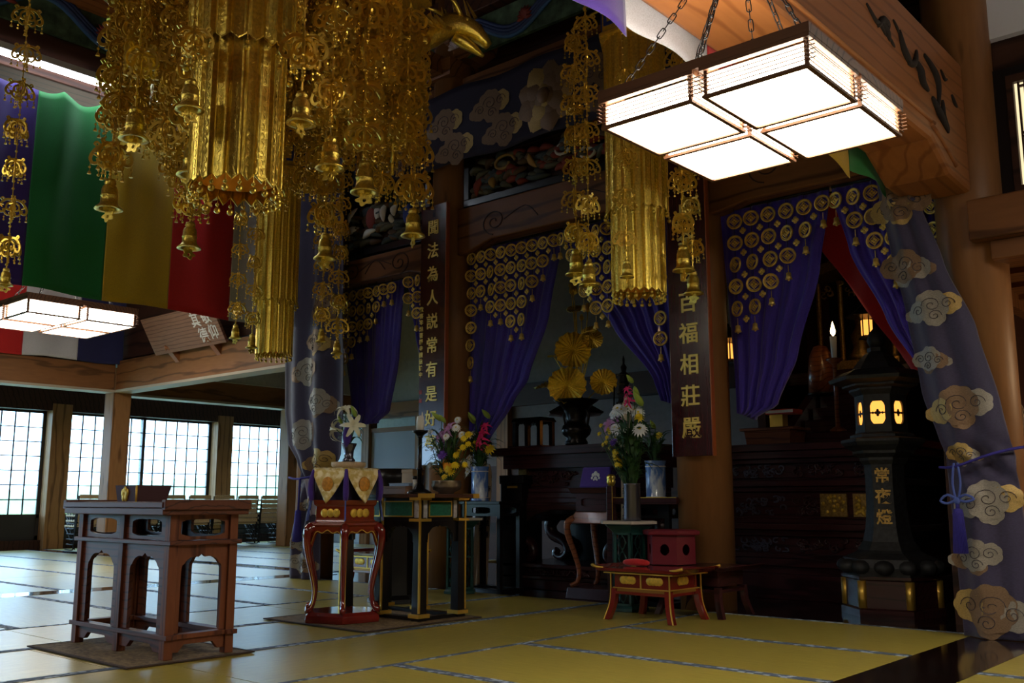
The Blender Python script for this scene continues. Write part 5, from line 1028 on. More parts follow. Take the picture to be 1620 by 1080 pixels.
# ---- low red and gold tables
def low_table(label, loc, rz=0, group='low red lacquer tables', dark=False):
    t = thing('low_table', label, 'table', loc, rz, group); a, b = .21, .175; M1 = RED_WOOD if dark else RED_LAC
    tp = MB(); tp.bx(-a - .10, a + .10, -b - .06, b + .06, .315, .335)
    for s in (-1, 1): tp.prism([(s * (a + .10), .315), (s * (a + .145), .345), (s * (a + .135), .352), (s * (a + .085), .335)], -b - .06, b + .06)
    ob('tabletop', tp, M1, t, bev=.003)
    ob('drawer_frame', MB().bx(-a, a, -b, b, .205, .315), M1, t); ob('lower_rail', MB().bx(-a - .02, a + .02, -b - .02, b + .02, .165, .185), M1, t, bev=.003)
    if not dark:
        ob('gold_line', MB().bx(-a - .06, a + .06, -b - .045, b + .045, .300, .308), GOLD_TRIM, t); ob('gold_rail', MB().bx(-a - .005, a + .005, -b - .005, b + .005, .185, .205), mat('gold_brown_rail', (.34, .17, .03), .35, .5), t); ob('gold_line', MB().bx(-a - .012, a + .012, -b - .012, b + .012, .203, .209), GOLD_TRIM, t)
        for sy in (-1, 1):
            for x in (-.105, .105):
                q = MB()
                for dx in (-.035, -.012, .012, .035): q.ball((x + dx, sy * (b + .001), .258), .032, 10, 6, sy=.12, sz=.85)
                ob('gold_cartouche', q, GOLD_LEAF, t)
            ob('gold_divider', MB().bx(-.005, .005, sy * b - .006, sy * b + .006, .207, .313), GOLD_TRIM, t)
        for sx in (-1, 1):
            q = MB()
            for dy in (-.04, -.013, .013, .04): q.ball((sx * (a + .001), dy, .258), .032, 10, 6, sx=.12, sz=.85)
            ob('gold_cartouche', q, GOLD_LEAF, t)
        for sx in (-1, 1):
            for sy in (-1, 1): ob('gold_corner', MB().tube(smoothpts([(sx * (a + .145), sy * (b + .06), .352), (sx * (a + .10), sy * (b + .065), .34), (sx * (a + .05), sy * (b + .062), .338)], 3), [.012, .012, .01, .009, .008, .006, .004], 6), GOLD_TRIM, t)
    for sx in (-1, 1):
        for sy in (-1, 1):
            pts = [(sx * a, sy * b, .20), (sx * (a + .004), sy * (b + .004), .13), (sx * (a + .016), sy * (b + .014), .07), (sx * (a + .040), sy * (b + .030), .0)]
            lg = MB(); vs = []; fs = []
            for (x, y, z) in [Vector(p) for p in smoothpts(pts, 3)]:
                w_ = .020; vs += [(x - w_, y - w_, z), (x + w_, y - w_, z), (x + w_, y + w_, z), (x - w_, y + w_, z)]
            k = len(vs) // 4
            for i in range(k - 1):
                for j in range(4): fs.append((i * 4 + j, i * 4 + (j + 1) % 4, i * 4 + 4 + (j + 1) % 4, i * 4 + 4 + j))
            fs += [(0, 1, 2, 3), (4 * k - 4, 4 * k - 3, 4 * k - 2, 4 * k - 1)]; lg.add(vs, fs); lo = ob('leg', lg, M1, t)
            if not dark: ob('gold_edge', MB().tube([(x + sx * .019, y + sy * .019, z) for x, y, z in [(sx * a, sy * b, .315)] + [tuple(p) for p in smoothpts(pts, 3)]], .0055, 4), GOLD_TRIM, lo)
    return t
low_table('low red lacquer table with gold cartouches, in front of the green lattice stand', (-3.69, 5.66, 0.003))
low_table('low red table with gold cartouches glimpsed between the legs of the hexagonal table', (-6.60, 5.80, 0.003))
low_table('plain dark red low table carrying the perforated box beside the stout cedar pillar', (-3.60, 6.13, 0.003), 0, None, True)
pc = thing('prayer_cushion', 'small red cloth roll lying on the low gold cartouche table', 'cushion', (-3.86, 5.68, .340)); ob('roll', MB().tube(smoothpts([(-.10, 0, .022), (0, 0, .025), (.10, .01, .022)], 3), [.012, .022, .025, .026, .025, .022, .012], 8), C_RED, pc)
rbx = thing('perforated_box', 'crimson hexagonal box with round holes standing on the dark low table', 'box', (-3.79, 6.02, .344), radians(15))
for i in range(6):
    hole = [(.034 * cos(2 * pi * k / 20), .10 + .038 * sin(2 * pi * k / 20)) for k in range(20)]; m = MB().ringpanel(-.0875, .0875, 0, .20, hole, .145, .152, 'yz'); link('side_panel', m.mesh('side_panel', RED_BOX), rbx, (0, 0, 0), (0, 0, i * pi / 3 + pi / 6))
ob('lid', MB().lathe([(0, .2), (.205, .2), (.21, .21), (.21, .228), (.18, .236), (0, .236)], 6, smooth=False), RED_BOX, rbx, bev=.002); ob('bottom_board', MB().lathe([(0, 0), (.178, 0), (.178, .012), (0, .012)], 6, smooth=False), RED_BOX, rbx)
# ---- green lattice stands
def lattice_stand(label, loc):
    t = thing('lattice_stand', label, 'stand', loc, radians(10), 'green lattice stands'); r = .125
    ob('base', MB().lathe([(0, 0), (.15, 0), (.15, .02), (.13, .04), (0, .04)], 6, smooth=False), GREEN_LAC, t); ob('collar', MB().lathe([(0, .55), (.13, .55), (.15, .57), (.19, .60), (.19, .612), (0, .612)], 6, smooth=False), GREEN_LAC, t)
    ob('top_slab', MB().lathe([(0, .612), (.225, .612), (.225, .632), (0, .632)], 6, smooth=False), mat('pale_slab', (.46, .42, .36), .5), t); ob('dark_core', MB().lathe([(0, .04), (.085, .04), (.085, .55), (0, .55)], 6, smooth=False), BLACK, t)
    s = r * sin(pi / 6); d = r * cos(pi / 6)
    for i in range(6):
        a = i * pi / 3 + pi / 6; m = MB(); m.bx(d - .006, d + .006, -s, -s + .016, .04, .55); m.bx(d - .006, d + .006, s - .016, s, .04, .55)
        for z in (.04, .30, .535): m.bx(d - .006, d + .006, -s, s, z, z + .015)
        for z0 in (.075, .195, .335, .445):
            for k in (-1, 1): m.tube([(d + .002, .042 * cos(q) * k * .5 + k * .0, z0 + .035 + .045 * sin(q)) for q in [2 * pi * j / 12 for j in range(12)]], .005, 4, closed=True)
            m.tube([(d + .002, 0, z0 - .02), (d + .002, .03, z0 + .035), (d + .002, 0, z0 + .09), (d + .002, -.03, z0 + .035)], .005, 4, closed=True)
        link('lattice_panel', m.mesh('lattice_panel', GREEN_LAC), t, (0, 0, 0), (0, 0, a))
    return t
lattice_stand('green lattice stand holding the gunmetal flower vase, behind the low gold cartouche table', (-4.13, 5.99, 0.003))
lattice_stand('green lattice stand next to the black gold-edged table, in front of the first board pillar', (-5.98, 6.13, 0.003))
gv = thing('flower_vase', 'plain gunmetal cylinder vase on the green lattice stand', 'vase', (-4.08, 5.97, .636)); ob('vase_body', MB().lathe([(0, 0), (.062, 0), (.064, .01), (.060, .26), (.064, .27), (.055, .27), (.055, .05), (0, .05)], 24), GUN, gv)
bouquet('tall bouquet of white chrysanthemums with yellow sprays in the gunmetal vase', (-4.08, 5.97, .84), [(MUM, -.13, .58, 1.3, True), (MUM, -.08, .61, 1.4, True), (MUM, -.05, .60, 1.3, True), (MUM, -.02, .62, 1.3, True), (MUM, .03, .60, 1.3, True), (MUM, .06, .58, 1.2, True), (MUM, -.10, .47, 1.2, True), (MUM, -.06, .46, 1.3, True), (MUM, -.14, .40, 1.1, True), (MUM, -.08, .36, 1.0, True), (MUM, .11, .45, 1.5, True), (LLY, -.13, .52, 1.3, False), (LLY, -.17, .50, 1.2, False), (PMUM, -.13, .37, 1.0, False), (OMUM, -.11, .31, 1.2, False)] + rx(12, -.12, -.06, .20, .30, YMUM, .9) + rx(9, -.25, -.14, .33, .50, YMUM, .7) + [(YMUM, .10, .54, 1.4, False), (BUD, .06, .68, 1.4, False), (BUD, .10, .70, 1.4, False), (BUD, .14, .62, 1.8, False), (GLAD, -.005, .66, 1.1, False), (GLAD, -.01, .71, 1.0, False), (GLAD, .0, .75, .7, False), (BUD, .035, .80, 1.2, False)], .62, .06, 110)
# ---- black slender stands with blue and white vases
def slender(label, loc, w_=.22):
    t = thing('slender_stand', label, 'stand', loc, 0, 'slender black stands'); ob('tabletop', MB().bx(-w_ - .03, w_ + .03, -.17, .17, .755, .78), BLACK, t, bev=.003)
    for yy in (-.13, .13): ob('pierced_panel', MB().ringpanel(-w_, w_, .65, .755, [(p[0], .70 + p[1]) for p in stad(.22, .055)], yy - .008, yy + .008), BLACK, t)
    for xx in (-w_, w_): ob('pierced_panel', MB().ringpanel(-.13, .13, .65, .755, [(p[0], .70 + p[1]) for p in stad(.16, .055)], xx - .008, xx + .008, 'yz'), BLACK, t)
    for x in (-w_, w_):
        for y in (-.13, .13): ob('leg', MB().bx(x - .02, x + .02, y - .02, y + .02, 0.0, .755), BLACK, t); 
    ob('foot_frame', MB().ringpanel(-w_ - .04, w_ + .04, -.16, .16, [(-w_ + .03, -.1), (0, -.1), (w_ - .03, -.1), (w_ - .03, 0), (w_ - .03, .1), (0, .1), (-w_ + .03, .1), (-w_ + .03, 0)], 0, .025, 'xy'), BLACK, t); return t
slender('slender black stand under the blue and white vase left of the middle altar', (-6.03, 6.58, -.004), .22)
slender('slender black stand under the blue and white vase next to the stout cedar pillar', (-4.28, 6.58, -.004), .20)
def porc_vase(label, loc):
    t = thing('porcelain_vase', label, 'vase', loc, 0, 'blue and white porcelain vases'); ob('vase_body', MB().lathe([(0, 0), (.082, 0), (.085, .01), (.078, .03), (.078, .28), (.084, .305), (.086, .31), (.076, .305), (.07, .05), (0, .05)], 26), PORC, t); ob('painted_ring', MB().lathe([(.0785, .262), (.0795, .262), (.0795, .27), (.0785, .27)], 26), WHITE, t); ob('painted_ring', MB().lathe([(.0785, .03), (.0795, .03), (.0795, .036), (.0785, .036)], 26), WHITE, t)
porc_vase('blue and white porcelain vase with the pink gladiolus left of the middle altar', (-6.10, 6.5, .777)); porc_vase('blue and white porcelain vase tucked behind the gunmetal vase', (-4.19, 6.46, .777))
bouquet('bouquet with a magenta gladiolus in the blue and white vase left of the middle altar', (-6.10, 6.5, 1.02), [(GLAD, .06, .30, 1.5, False), (GLAD, .07, .36, 1.3, False), (GLAD, .08, .42, 1.2, False), (GLAD, .04, .26, 1.4, False), (BUD, .12, .50, 1.6, False), (YMUM, .11, .22, 2.0, False), (YMUM, -.01, .28, 1.6, False), (YMUM, -.06, .24, 1.6, False), (PMUM, -.05, .30, 1.2, False), (MUM, -.08, .36, 1.3, True), (MUM, .02, .38, 1.3, True), (MUM, -.10, .1, 1.2, True), (MUM, -.14, .06, 1.2, True), (BUD, -.06, .46, 1.4, False), (BUD, -.02, .48, 1.4, False), (OMUM, .01, .2, 1.0, False)] + rx(6, -.18, -.08, -.02, .16, MUM, 1.0, True), .4, .06, 80)
bouquet('sparse greenery in the vase tucked behind the gunmetal vase', (-4.19, 6.46, 1.03), [(BUD, .03, .3, 1.2, False), (YMUM, .06, .25, 1.2, False)], .3, .04, 26)
# ---- white grave tablets (slender wooden boards)
def stupa(label, x, y, z, h, rz, tilt, chars, wd=.045, grp='slender wooden memorial boards'):
    t = thing('memorial_board', label, 'board', (x, y, z), rz, grp); hh = h
    m = MB().prism([(-wd, 0), (wd, 0), (wd, hh - .16), (wd * .75, hh - .15), (wd, hh - .13), (wd * .75, hh - .115), (wd, hh - .09), (0, hh), (-wd, hh - .09), (-wd * .75, hh - .115), (-wd, hh - .13), (-wd * .75, hh - .15), (-wd, hh - .16)], -.005, .005)
    b = ob('board', m, PALE_WOOD, t, (0, 0, 0), (tilt, 0, 0))
    for i, ch in enumerate(chars): glyph(ch, .062, INK, b, (0, -.0065, hh - .24 - i * .105), (pi / 2, 0, 0), .02, .001)
stupa('pale memorial board with brush writing behind the gunmetal vase', -4.42, 6.36, -.004, 1.62, 0, radians(-2), '南無妙法蓮華經菩提也')
for i in range(3): stupa('pale memorial board leaning in the small bundle behind the left porcelain vase, %s of three' % ('first', 'second', 'third')[i], -6.36 + .05 * i, 6.70 + .02 * i, -.004, 1.25 - .06 * i, radians(8 * i - 8), radians(-4), '南無妙法蓮', .03)
for i in range(5): stupa('pale memorial board with a notched point beyond the gathered drape, %s of the row' % ORD[i], -1.97 + .05 * i, 7.6 + .1 * (i % 2), .3, (1.62, 1.60, 1.22, 1.20, 1.18)[i], 0, radians(-3), '' if i > 1 else '南無', .035)
ob_rack = thing('memorial_rack', 'low dark rack holding the pale memorial boards beyond the gathered drape', 'rack', (-1.80, 7.65, 0)); ob('ledge', MB().bx(-.35, .45, -.12, .2, 0, .3), W_DARK, ob_rack, bev=.005); ob('back_rail', MB().bx(-.35, .45, .17, .20, .3, .9), W_DARK, ob_rack)
# ---- brown cabriole stand with covered object
st = thing('cabriole_stand', 'brown lacquer stand with curved legs under the purple crested cover', 'stand', (-4.80, 6.62, -.004))
ob('base', MB().taper(-.26, .26, -.20, .20, 0, .09, .012), RED_WOOD, st, bev=.004); ob('tray', MB().taper(-.215, .215, -.17, .17, .845, .89, -.02), RED_WOOD, st, bev=.003)
ob('drawer_box', MB().ringpanel(-.18, .18, .70, .845, [(p[0], .772 + p[1]) for p in stad(.25, .07)], -.15, -.135), RED_WOOD, st); ob('drawer_body', MB().bx(-.18, .18, -.135, .14, .70, .845), RED_WOOD, st)
ob('apron', MB().taper(-.245, .245, -.19, .19, .60, .70, .05), BROWN_ST, st, bev=.01)
for sx in (-1, 1):
    for sy in (-1, 1):
        P = smoothpts([(sx * .20, sy * .15, .64), (sx * .245, sy * .185, .60), (sx * .24, sy * .18, .50), (sx * .20, sy * .15, .36), (sx * .17, sy * .13, .22), (sx * .185, sy * .14, .13), (sx * .23, sy * .17, .10)], 4); n = len(P)
        ob('leg', MB().tube(P, [.034 - .014 * min(1, k / n * 1.5) for k in range(n)], 8), BROWN_ST, st)
cv = thing('covered_stand_box', 'purple cloth cover with a white leaf crest on the brown cabriole stand', 'cover', (-4.80, 6.62, .886))
ob('cover_cloth', MB().taper(-.165, .165, -.13, .13, 0, .17, .025), C_PURB, cv, bev=.012)
for i, (dx, dz, r) in enumerate(((0, .02, .022), (-.026, .008, .018), (.026, .008, .018), (-.036, -.016, .014), (.036, -.016, .014), (0, -.018, .018), (-.016, -.03, .012), (.016, -.03, .012))): ob('crest_leaf', MB().ball((dx, -.124 + (dz + .09) * .14 - .004, .09 + dz), r, 8, 5, sy=.18, sz=1.2), WHITE, cv)
rl_ = thing('red_rail', 'red lacquer rail with a gilt ring finial beside the brown cabriole stand', 'railing', (-4.50, 6.30, -.004))
ob('post', MB().bx(-.028, .028, -.028, .028, 0, .90), RED_WOOD, rl_, bev=.004); ob('gold_edge', MB().bx(.026, .030, -.030, -.026, .05, .9), GOLD_TRIM, rl_)
f = MB(); f.lathe([(0, .90), (.022, .90), (.034, .92), (.036, .935), (.03, .948), (.036, .96), (.034, .975), (.02, .99), (0, .99)], 14); ob('finial', f, GOLD, rl_)
ob('rail', MB().bx(.028, .60, -.016, .016, .76, .81), RED_WOOD, rl_); ob('gold_edge', MB().bx(.028, .60, -.018, -.014, .806, .812), GOLD_TRIM, rl_); ob('lower_rail', MB().bx(.028, .60, -.016, .016, .20, .25), RED_WOOD, rl_)
# ---- big black gong behind the black table
gg = thing('wooden_gong', 'large glossy black bowl gong on a cushion behind the black table', 'gong', (-5.85, 5.25, .003))
ob('gong_stand', MB().lathe([(0, 0), (.20, 0), (.20, .03), (.16, .06), (.15, .60), (.2, .66), (.22, .70), (0, .70)], 8, smooth=False), BLACK, gg); ob('cushion', MB().lathe([(0, .70), (.18, .70), (.21, .74), (.19, .78), (0, .78)], 20), C_RED, gg); ob('bowl', MB().lathe([(0, .77), (.12, .775), (.2, .83), (.235, .92), (.24, 1.02), (.232, 1.025), (.22, .93), (0, .82)], 30), BLACK, gg)
# ================================================================== ALTARS
ca_ = thing('middle_altar', 'dark rosewood altar table with scrolled legs and carved bands in the middle opening', 'altar', (-5.45, 7.25, -.004)); W = .80
ob('top_board', MB().taper(-W - .06, W + .02, -.38, .42, 1.20, 1.275, -.01), RED_WOOD, ca_, bev=.006)
ob('scroll_end', MB().tube(smoothpts([(-W - .02, -.39, 1.23), (-W - .09, -.39, 1.27), (-W - .10, -.39, 1.31), (-W - .05, -.39, 1.325)], 3), .025, 6), RED_WOOD, ca_)
ob('frieze_board', MB().bx(-W + .06, W - .04, -.33, .38, 1.08, 1.20), RED_WOOD, ca_)
ob('upper_body', MB().bx(-W + .18, W - .1, -.24, .36, .90, 1.08), RED_WOOD, ca_)
def relief_panel(parent, x0, x1, z0, z1, y, m, seed, n=26):
    rnd = random.Random(seed); b = MB()
    for i in range(n):
        x = rnd.uniform(x0 + .03, x1 - .03); z = rnd.uniform(z0 + .012, z1 - .012); r = rnd.uniform(.012, .026); k = rnd.uniform(0, 6)
        b.tube(smoothpts([(min(x1, max(x0, x + r * (1.5 - .15 * j) * cos(k + j * .9))), y - .004 - .002 * (j % 3), min(z1 - .006, max(z0 + .006, z + r * (1.2 - .1 * j) * sin(k + j * .9)))) for j in range(6)], 2), .0075, 5)
    o = ob('carved_relief', b, m, parent); o['kind'] = 'stuff'; return o
relief_panel(ca_, -.45, .1, .92, 1.06, -.245, RED_WOOD, 1); ob('corner_strut', MB().bx(-.60, -.50, -.27, -.2, .90, 1.08), GOLD_DIM, ca_)
for (dx, z0, z1) in ((.10, .86, .90), (.02, .81, .86), (-.02, .765, .81)): ob('moulding', MB().bx(-W + .18 - .0 + dx - .12, W - .12, -.30 + dx * .2, .36, z0, z1), RED_WOOD, ca_, bev=.006)
ap = MB(); ap.prism([(-W + .10, .765), (-W + .03, .70), (-W + .04, .62), (-W + .14, .585), (-W + .34, .60), (-W + .44, .66), (-W + .62, .70), (W - .62, .70), (W - .44, .66), (W - .34, .60), (W - .14, .585), (W - .12, .765)], -.31, .30); ob('curved_apron', ap, RED_WOOD, ca_, bev=.012)
for k in range(4): ob('apron_crest', MB().ball((-W + .24 + .018 * cos(k * pi / 2), -.312, .685 + .018 * sin(k * pi / 2)), .016, 7, 4, sy=.3), GOLD_DIM, ca_)
for sx in (-1, 1):
    for yy in (-.27, .25):
        P = smoothpts([(sx * (W - .22), yy, .64), (sx * (W - .16), yy, .55), (sx * (W - .20), yy, .46), (sx * (W - .34), yy, .40), (sx * (W - .38), yy, .31), (sx * (W - .30), yy, .25), (sx * (W - .22), yy, .28), (sx * (W - .25), yy, .32)], 4); n = len(P)
        ob('scroll_leg', MB().tube(P, [.07 - .035 * min(1, k / n * 1.3) for k in range(n)], 9), RED_WOOD, ca_)
for (d, z0, z1) in ((0, 0, .09), (-.02, .09, .12), (.03, .12, .19), (-.02, .19, .225)): ob('plinth', MB().bx(-W + .12 + d, W - .12 - d, -.36 + d, .36, z0, z1), RED_WOOD, ca_, bev=.006)
relief_panel(ca_, -W + .2, .3, .125, .185, -.335, RED_WOOD, 2, 30); ob('corner_block', MB().taper(-W + .02, -W + .20, -.36, -.1, .0, .26, .015), RED_WOOD, ca_, bev=.008)
ob('dark_back', MB().bx(-W + .3, W - .3, .30, .34, .2, .62), BLACK, ca_)
bxs = thing('offertory_box', 'black box with a brass band standing left of the middle altar', 'box', (-6.05, 7.02, -.004)); ob('body', MB().bx(-.13, .13, -.15, .15, 0, .94), BLACK, bxs, bev=.006); ob('lid', MB().bx(-.14, .16, -.16, .16, .94, 1.02), BLACK, bxs, bev=.006); ob('brass_band', MB().bx(-.04, .08, -.158, -.15, .90, .92), GOLD_TRIM, bxs)
TOPZ = 1.271
bv = thing('bronze_vase', 'big black bronze vase with a flared mouth on the middle altar', 'vase', (-5.36, 6.98, TOPZ))
ob('vase_body', MB().lathe([(0, 0), (.10, 0), (.105, .03), (.085, .06), (.125, .10), (.135, .14), (.12, .18), (.09, .20), (.085, .23), (.10, .30), (.14, .36), (.20, .40), (.205, .41), (.13, .385), (.07, .32), (0, .30)], 28), BRONZE, bv)
for s in (-1, 1): ob('handle', MB().tube(smoothpts([(s * .10, -.0, .32), (s * .14, 0, .28), (s * .13, 0, .2), (s * .12, 0, .16)], 3), .012, 6), BRONZE, bv)
gl = thing('golden_lotus', 'gilt metal lotus arrangement with leaves, buds and tall stems in the bronze vase', 'ornament', (-5.36, 6.98, TOPZ + .30))
def lotus_leaf(c, r, aim, name='lotus_leaf'):
    m = MB(); n = 44; vs = [(0, 0, -.01)]; fs = []
    for ri, f in enumerate((.25, .55, .85, 1.0)):
        for j in range(n): a = 2 * pi * j / n; q = r * f * (1 + .05 * f * sin(a * 14)); vs.append((q * cos(a), q * sin(a), .10 * r * f * f + .06 * r * f * (1 if j % 2 else -1) + .05 * r * (f ** 3) * sin(a * 3)))
    for j in range(n): fs.append((0, 1 + j, 1 + (j + 1) % n))
    for ri in range(3):
        for j in range(n): fs.append((1 + ri * n + j, 1 + (ri + 1) * n + j, 1 + (ri + 1) * n + (j + 1) % n, 1 + ri * n + (j + 1) % n))
    m.add(vs, fs, False); me = m.mesh(name, GOLD); o = link(name, me, gl, c, Vector(aim).to_track_quat('Z', 'Y').to_euler()); md = o.modifiers.new('s', 'SOLIDIFY'); md.thickness = .004
    ob('stem', MB().tube(smoothpts([(0, 0, 0), (c[0] * .4, c[1] * .3 + .03, c[2] * .5), (c[0], c[1] + .012, c[2] - .01)], 4), .006, 5), GOLD, gl)
lotus_leaf((-.02, -.10, .235), .175, (.5, -.85, .25)); lotus_leaf((.02, -.06, .56), .165, (.55, -.82, .05)); lotus_leaf((.16, .04, .66), .10, (.75, -.6, .25)); lotus_leaf((-.31, .0, .27), .14, (-.1, -.35, .95)); lotus_leaf((-.235, -.02, .53), .062, (-.05, -.1, 1)); lotus_leaf((.31, .0, .25), .12, (.6, -.8, .15)); lotus_leaf((.16, .0, .72), .075, (.1, -.7, .7)); lotus_leaf((.0, .0, .945), .075, (.25, -.5, .8))
def lotus_bud(c, s, open_=.35):
    root = None
    for rg in range(2):
        for i in range(6):
            m = MB(); petal_strip(m, s, s * .30, i * pi / 3 + rg * .5, 1.45 - open_ - rg * .15, -.6, (0, 0, 0), -.35); mm = ob('lotus_petal', m, GOLD, gl if root is None else root, c if root is None else (0, 0, 0)); root = root or mm
    ob('stem', MB().tube(smoothpts([(0, 0, .1), (c[0] * .5, .02, c[2] * .6), c], 4), .005, 5), GOLD, gl)
lotus_bud((.0, -.02, 1.08), .10, .5); lotus_bud((-.03, -.02, 1.15), .06); lotus_bud((.16, -.02, .90), .085, .2); lotus_bud((.09, -.02, .83), .06, .2)
def small_lantern(label, loc, s, lit=True, six=6):
    t = thing('altar_lantern', label, 'lantern', loc, radians(12), 'small altar lanterns'); r = .085 * s
    ob('base', MB().lathe([(0, 0), (.12 * s, 0), (.12 * s, .02 * s), (.09 * s, .05 * s), (0, .05 * s)], six, smooth=False), BRONZE, t)
    for i in range(six):
        a = 2 * pi * i / six; ob('post', MB().tube([(r * cos(a), r * sin(a), .04 * s), (r * cos(a), r * sin(a), .30 * s)], .012 * s, 4), BRONZE, t)
        if lit:
            w_ = r * sin(pi / six) * .8; d = r * cos(pi / six); link('lit_paper', MB().bx(d - .004, d, -w_, w_, .06 * s, .28 * s).mesh('lit_paper', PAPER_GLOW), t, (0, 0, 0), (0, 0, a + pi / six))
    ob('roof', MB().lathe([(.08 * s, .30 * s), (.30 * s, .33 * s), (.31 * s, .345 * s), (.17 * s, .42 * s), (.08 * s, .50 * s), (.03 * s, .54 * s), (.02 * s, .58 * s), (0, .60 * s)], six, smooth=False), BRONZE, t); return t
small_lantern('dark lantern with glowing panes just behind the bronze vase', (-5.60, 7.28, TOPZ), .95)
# open black frame box, censer tower
fb = thing('black_frame_box', 'small open black frame cabinet at the left end of the middle altar', 'cabinet', (-5.98, 7.12, TOPZ)); ob('roof_board', MB().taper(-.19, .19, -.12, .12, .25, .29, .02), BRONZE, fb, bev=.004); ob('floor_board', MB().bx(-.22, .2, -.12, .12, 0, .022), RED_WOOD, fb)
for x in (-.15, 0, .15):
    for y in (-.09, .09): ob('post', MB().bx(x - .02, x + .02, y - .02, y + .02, .02, .25), BRONZE, fb)
for y in (-.09, .09):
    for c in (-.075, .075): m = MB(); archpanel(m, c - .06, c + .06, .18, .25, .10, .05, y - .008, y + .008, 'xz'); ob('arched_head', m, BRONZE, fb)
it = thing('black_tower', 'slim tiered black incense tower at the right end of the middle altar', 'ornament', (-4.86, 7.02, TOPZ))
for i in range(7): z = i * .085; ob('tier', MB().lathe([(0, z), (.10 - .008 * i, z), (.105 - .008 * i, z + .015), (.075 - .006 * i, z + .03), (.07 - .006 * i, z + .085), (0, z + .085)], 8, smooth=False), BLACK, it)
ob('spire', MB().lathe([(0, .59), (.05, .59), (.06, .60), (.02, .63), (.03, .67), (.01, .70), (.012, .74), (0, .78)], 10), BLACK, it)
for i in range(4): ob('leg', MB().tube([(.10 * cos(i * pi / 2 + .7), .10 * sin(i * pi / 2 + .7), 0), (.085 * cos(i * pi / 2 + .7), .085 * sin(i * pi / 2 + .7), .5)], .008, 5), BLACK, it)
for z in (.2, .32): ob('gold_knob', MB().ball((-.06, -.06, z), .012, 7, 5), GOLD, it)
dkc = thing('hanging_oil_lamp', 'tiny burning flame on a candle seen through the curtain behind the middle altar', 'candle', (-5.30, 8.3, 2.3))
ob('rod', MB().tube([(0, 0, .30), (0, 0, 3.69)], .004, 4), BRONZE, dkc); ob('candle', MB().lathe([(0, 0), (.03, .0), (.03, .02), (.016, .02), (.014, .13), (0, .13)], 10), WAX, dkc); ob('flame', MB().lathe([(0, .13), (.016, .15), (.018, .17), (.008, .21), (0, .24)], 8), FLAME, dkc); ob('bail', MB().tube(smoothpts([(.03, 0, .01), (.07, 0, .15), (0, 0, .31), (-.07, 0, .15), (-.03, 0, .01)], 4), .003, 4), BRONZE, dkc)
# ---- tiered altar behind the right opening
ra = thing('tiered_altar', 'large dark red tiered altar with carved bands and gilt plaques behind the lantern', 'altar', (-3.35, 8.35, -.004)); X0, X1 = -.95, .72
for (d, z0, z1) in ((0, 0, .20), (.03, .20, .26), (.0, .26, .32), (.08, .32, .36), (.10, .36, .50), (.06, .50, .55), (.02, .55, .60), (.10, .60, .64), (.12, .64, .86), (.08, .86, .90), (.04, .90, .95), (.12, .95, .97), (.12, .97, 1.09), (.06, 1.09, 1.13), (.0, 1.13, 1.19), (-.04, 1.19, 1.25)): ob('tier', MB().bx(X0 + d, X1 - d, -.85 + d, .9, z0, z1), RED_WOOD, ra, bev=.006)
for k, (z0, z1, y) in enumerate(((.37, .49, -.755), (.65, .85, -.735), (.975, 1.085, -.735))):
    for j, (a, b) in enumerate(((-.80, -.30), (-.26, .2), (.24, .56))):
        relief_panel(ra, a, b, z0, z1, y, mat('carved_blue_grey', (.06, .055, .09), .5) if j == 0 else RED_WOOD, 10 + 3 * k + j, 26)
for (a, b) in ((-.02, .20), (.25, .36)):
    ob('gilt_plaque', MB().bx(a, b, -.755, -.735, .66, .84), GOLD_DIM, ra); q = MB()
    for i in range(14): q.ball((random.uniform(a + .02, b - .02), -.757, random.uniform(.68, .82)), .016, 6, 4, sy=.5)
    ob('gilt_relief', q, GOLD_LEAF, ra)
ob('gilt_fitting', MB().ball((-.86, -.76, .95), .03, 8, 5, sy=.3, sz=1.8), GOLD_DIM, ra); ob('gilt_fitting', MB().ball((-.72, -.74, .60), .025, 8, 5, sy=.3, sz=1.8), GOLD_DIM, ra)
for i in range(6): ob('stair', MB().bx(-.40, .35, -.30 + .17 * i, .9, 1.25 + .12 * i, 1.37 + .12 * i), RED_WOOD, ra, bev=.004)
for x in (-.46, .41): ob('stair_side', MB().prism([(-.42, 1.25), (-.36, 1.40), (.7, 2.12), (.9, 2.12), (.9, 1.25)], x - .04, x + .04, 'yz'), RED_WOOD, ra)
ob('top_platform', MB().bx(-.9, .9, .62, 1.2, 1.90, 2.02), RED_WOOD, ra, bev=.006)
rdk = thing('reading_desk', 'small orange-brown reading desk with a red book on the tiered altar', 'desk', (-3.86, 7.85, 1.246)); ob('body', MB().taper(-.20, .20, -.14, .14, 0, .13, -.015), BROWN_ST, rdk, bev=.005); ob('top', MB().bx(-.25, .25, -.17, .17, .13, .155), BROWN_ST, rdk, bev=.004); ob('stand', MB().bx(-.02, .10, -.05, .05, .155, .27), GOLD_TRIM, rdk)
bkk = thing('red_book', 'red cloth covered book resting on the small reading desk', 'book', (-3.80, 7.85, 1.516)); ob('cover', MB().bx(-.10, .16, -.09, .09, 0, .04), C_RED, bkk, bev=.004); ob('pages', MB().bx(-.095, .155, -.092, .085, .008, .032), WHITE, bkk)
cn = thing('altar_candle', 'single lit white candle on a dark stand on the tiered altar', 'candle', (-3.40, 8.10, 1.36)); ob('stand', MB().lathe([(0, .0), (.07, 0), (.07, .02), (.02, .05), (.016, .58), (.07, .62), (.07, .635), (0, .635)], 14), BROWN_ST, cn); ob('candle', MB().lathe([(0, .63), (.022, .63), (.030, .83), (0, .83)], 12), WAX, cn); ob('flame', MB().lathe([(0, .83), (.020, .855), (.022, .88), (.010, .93), (0, .965)], 10), FLAME, cn)
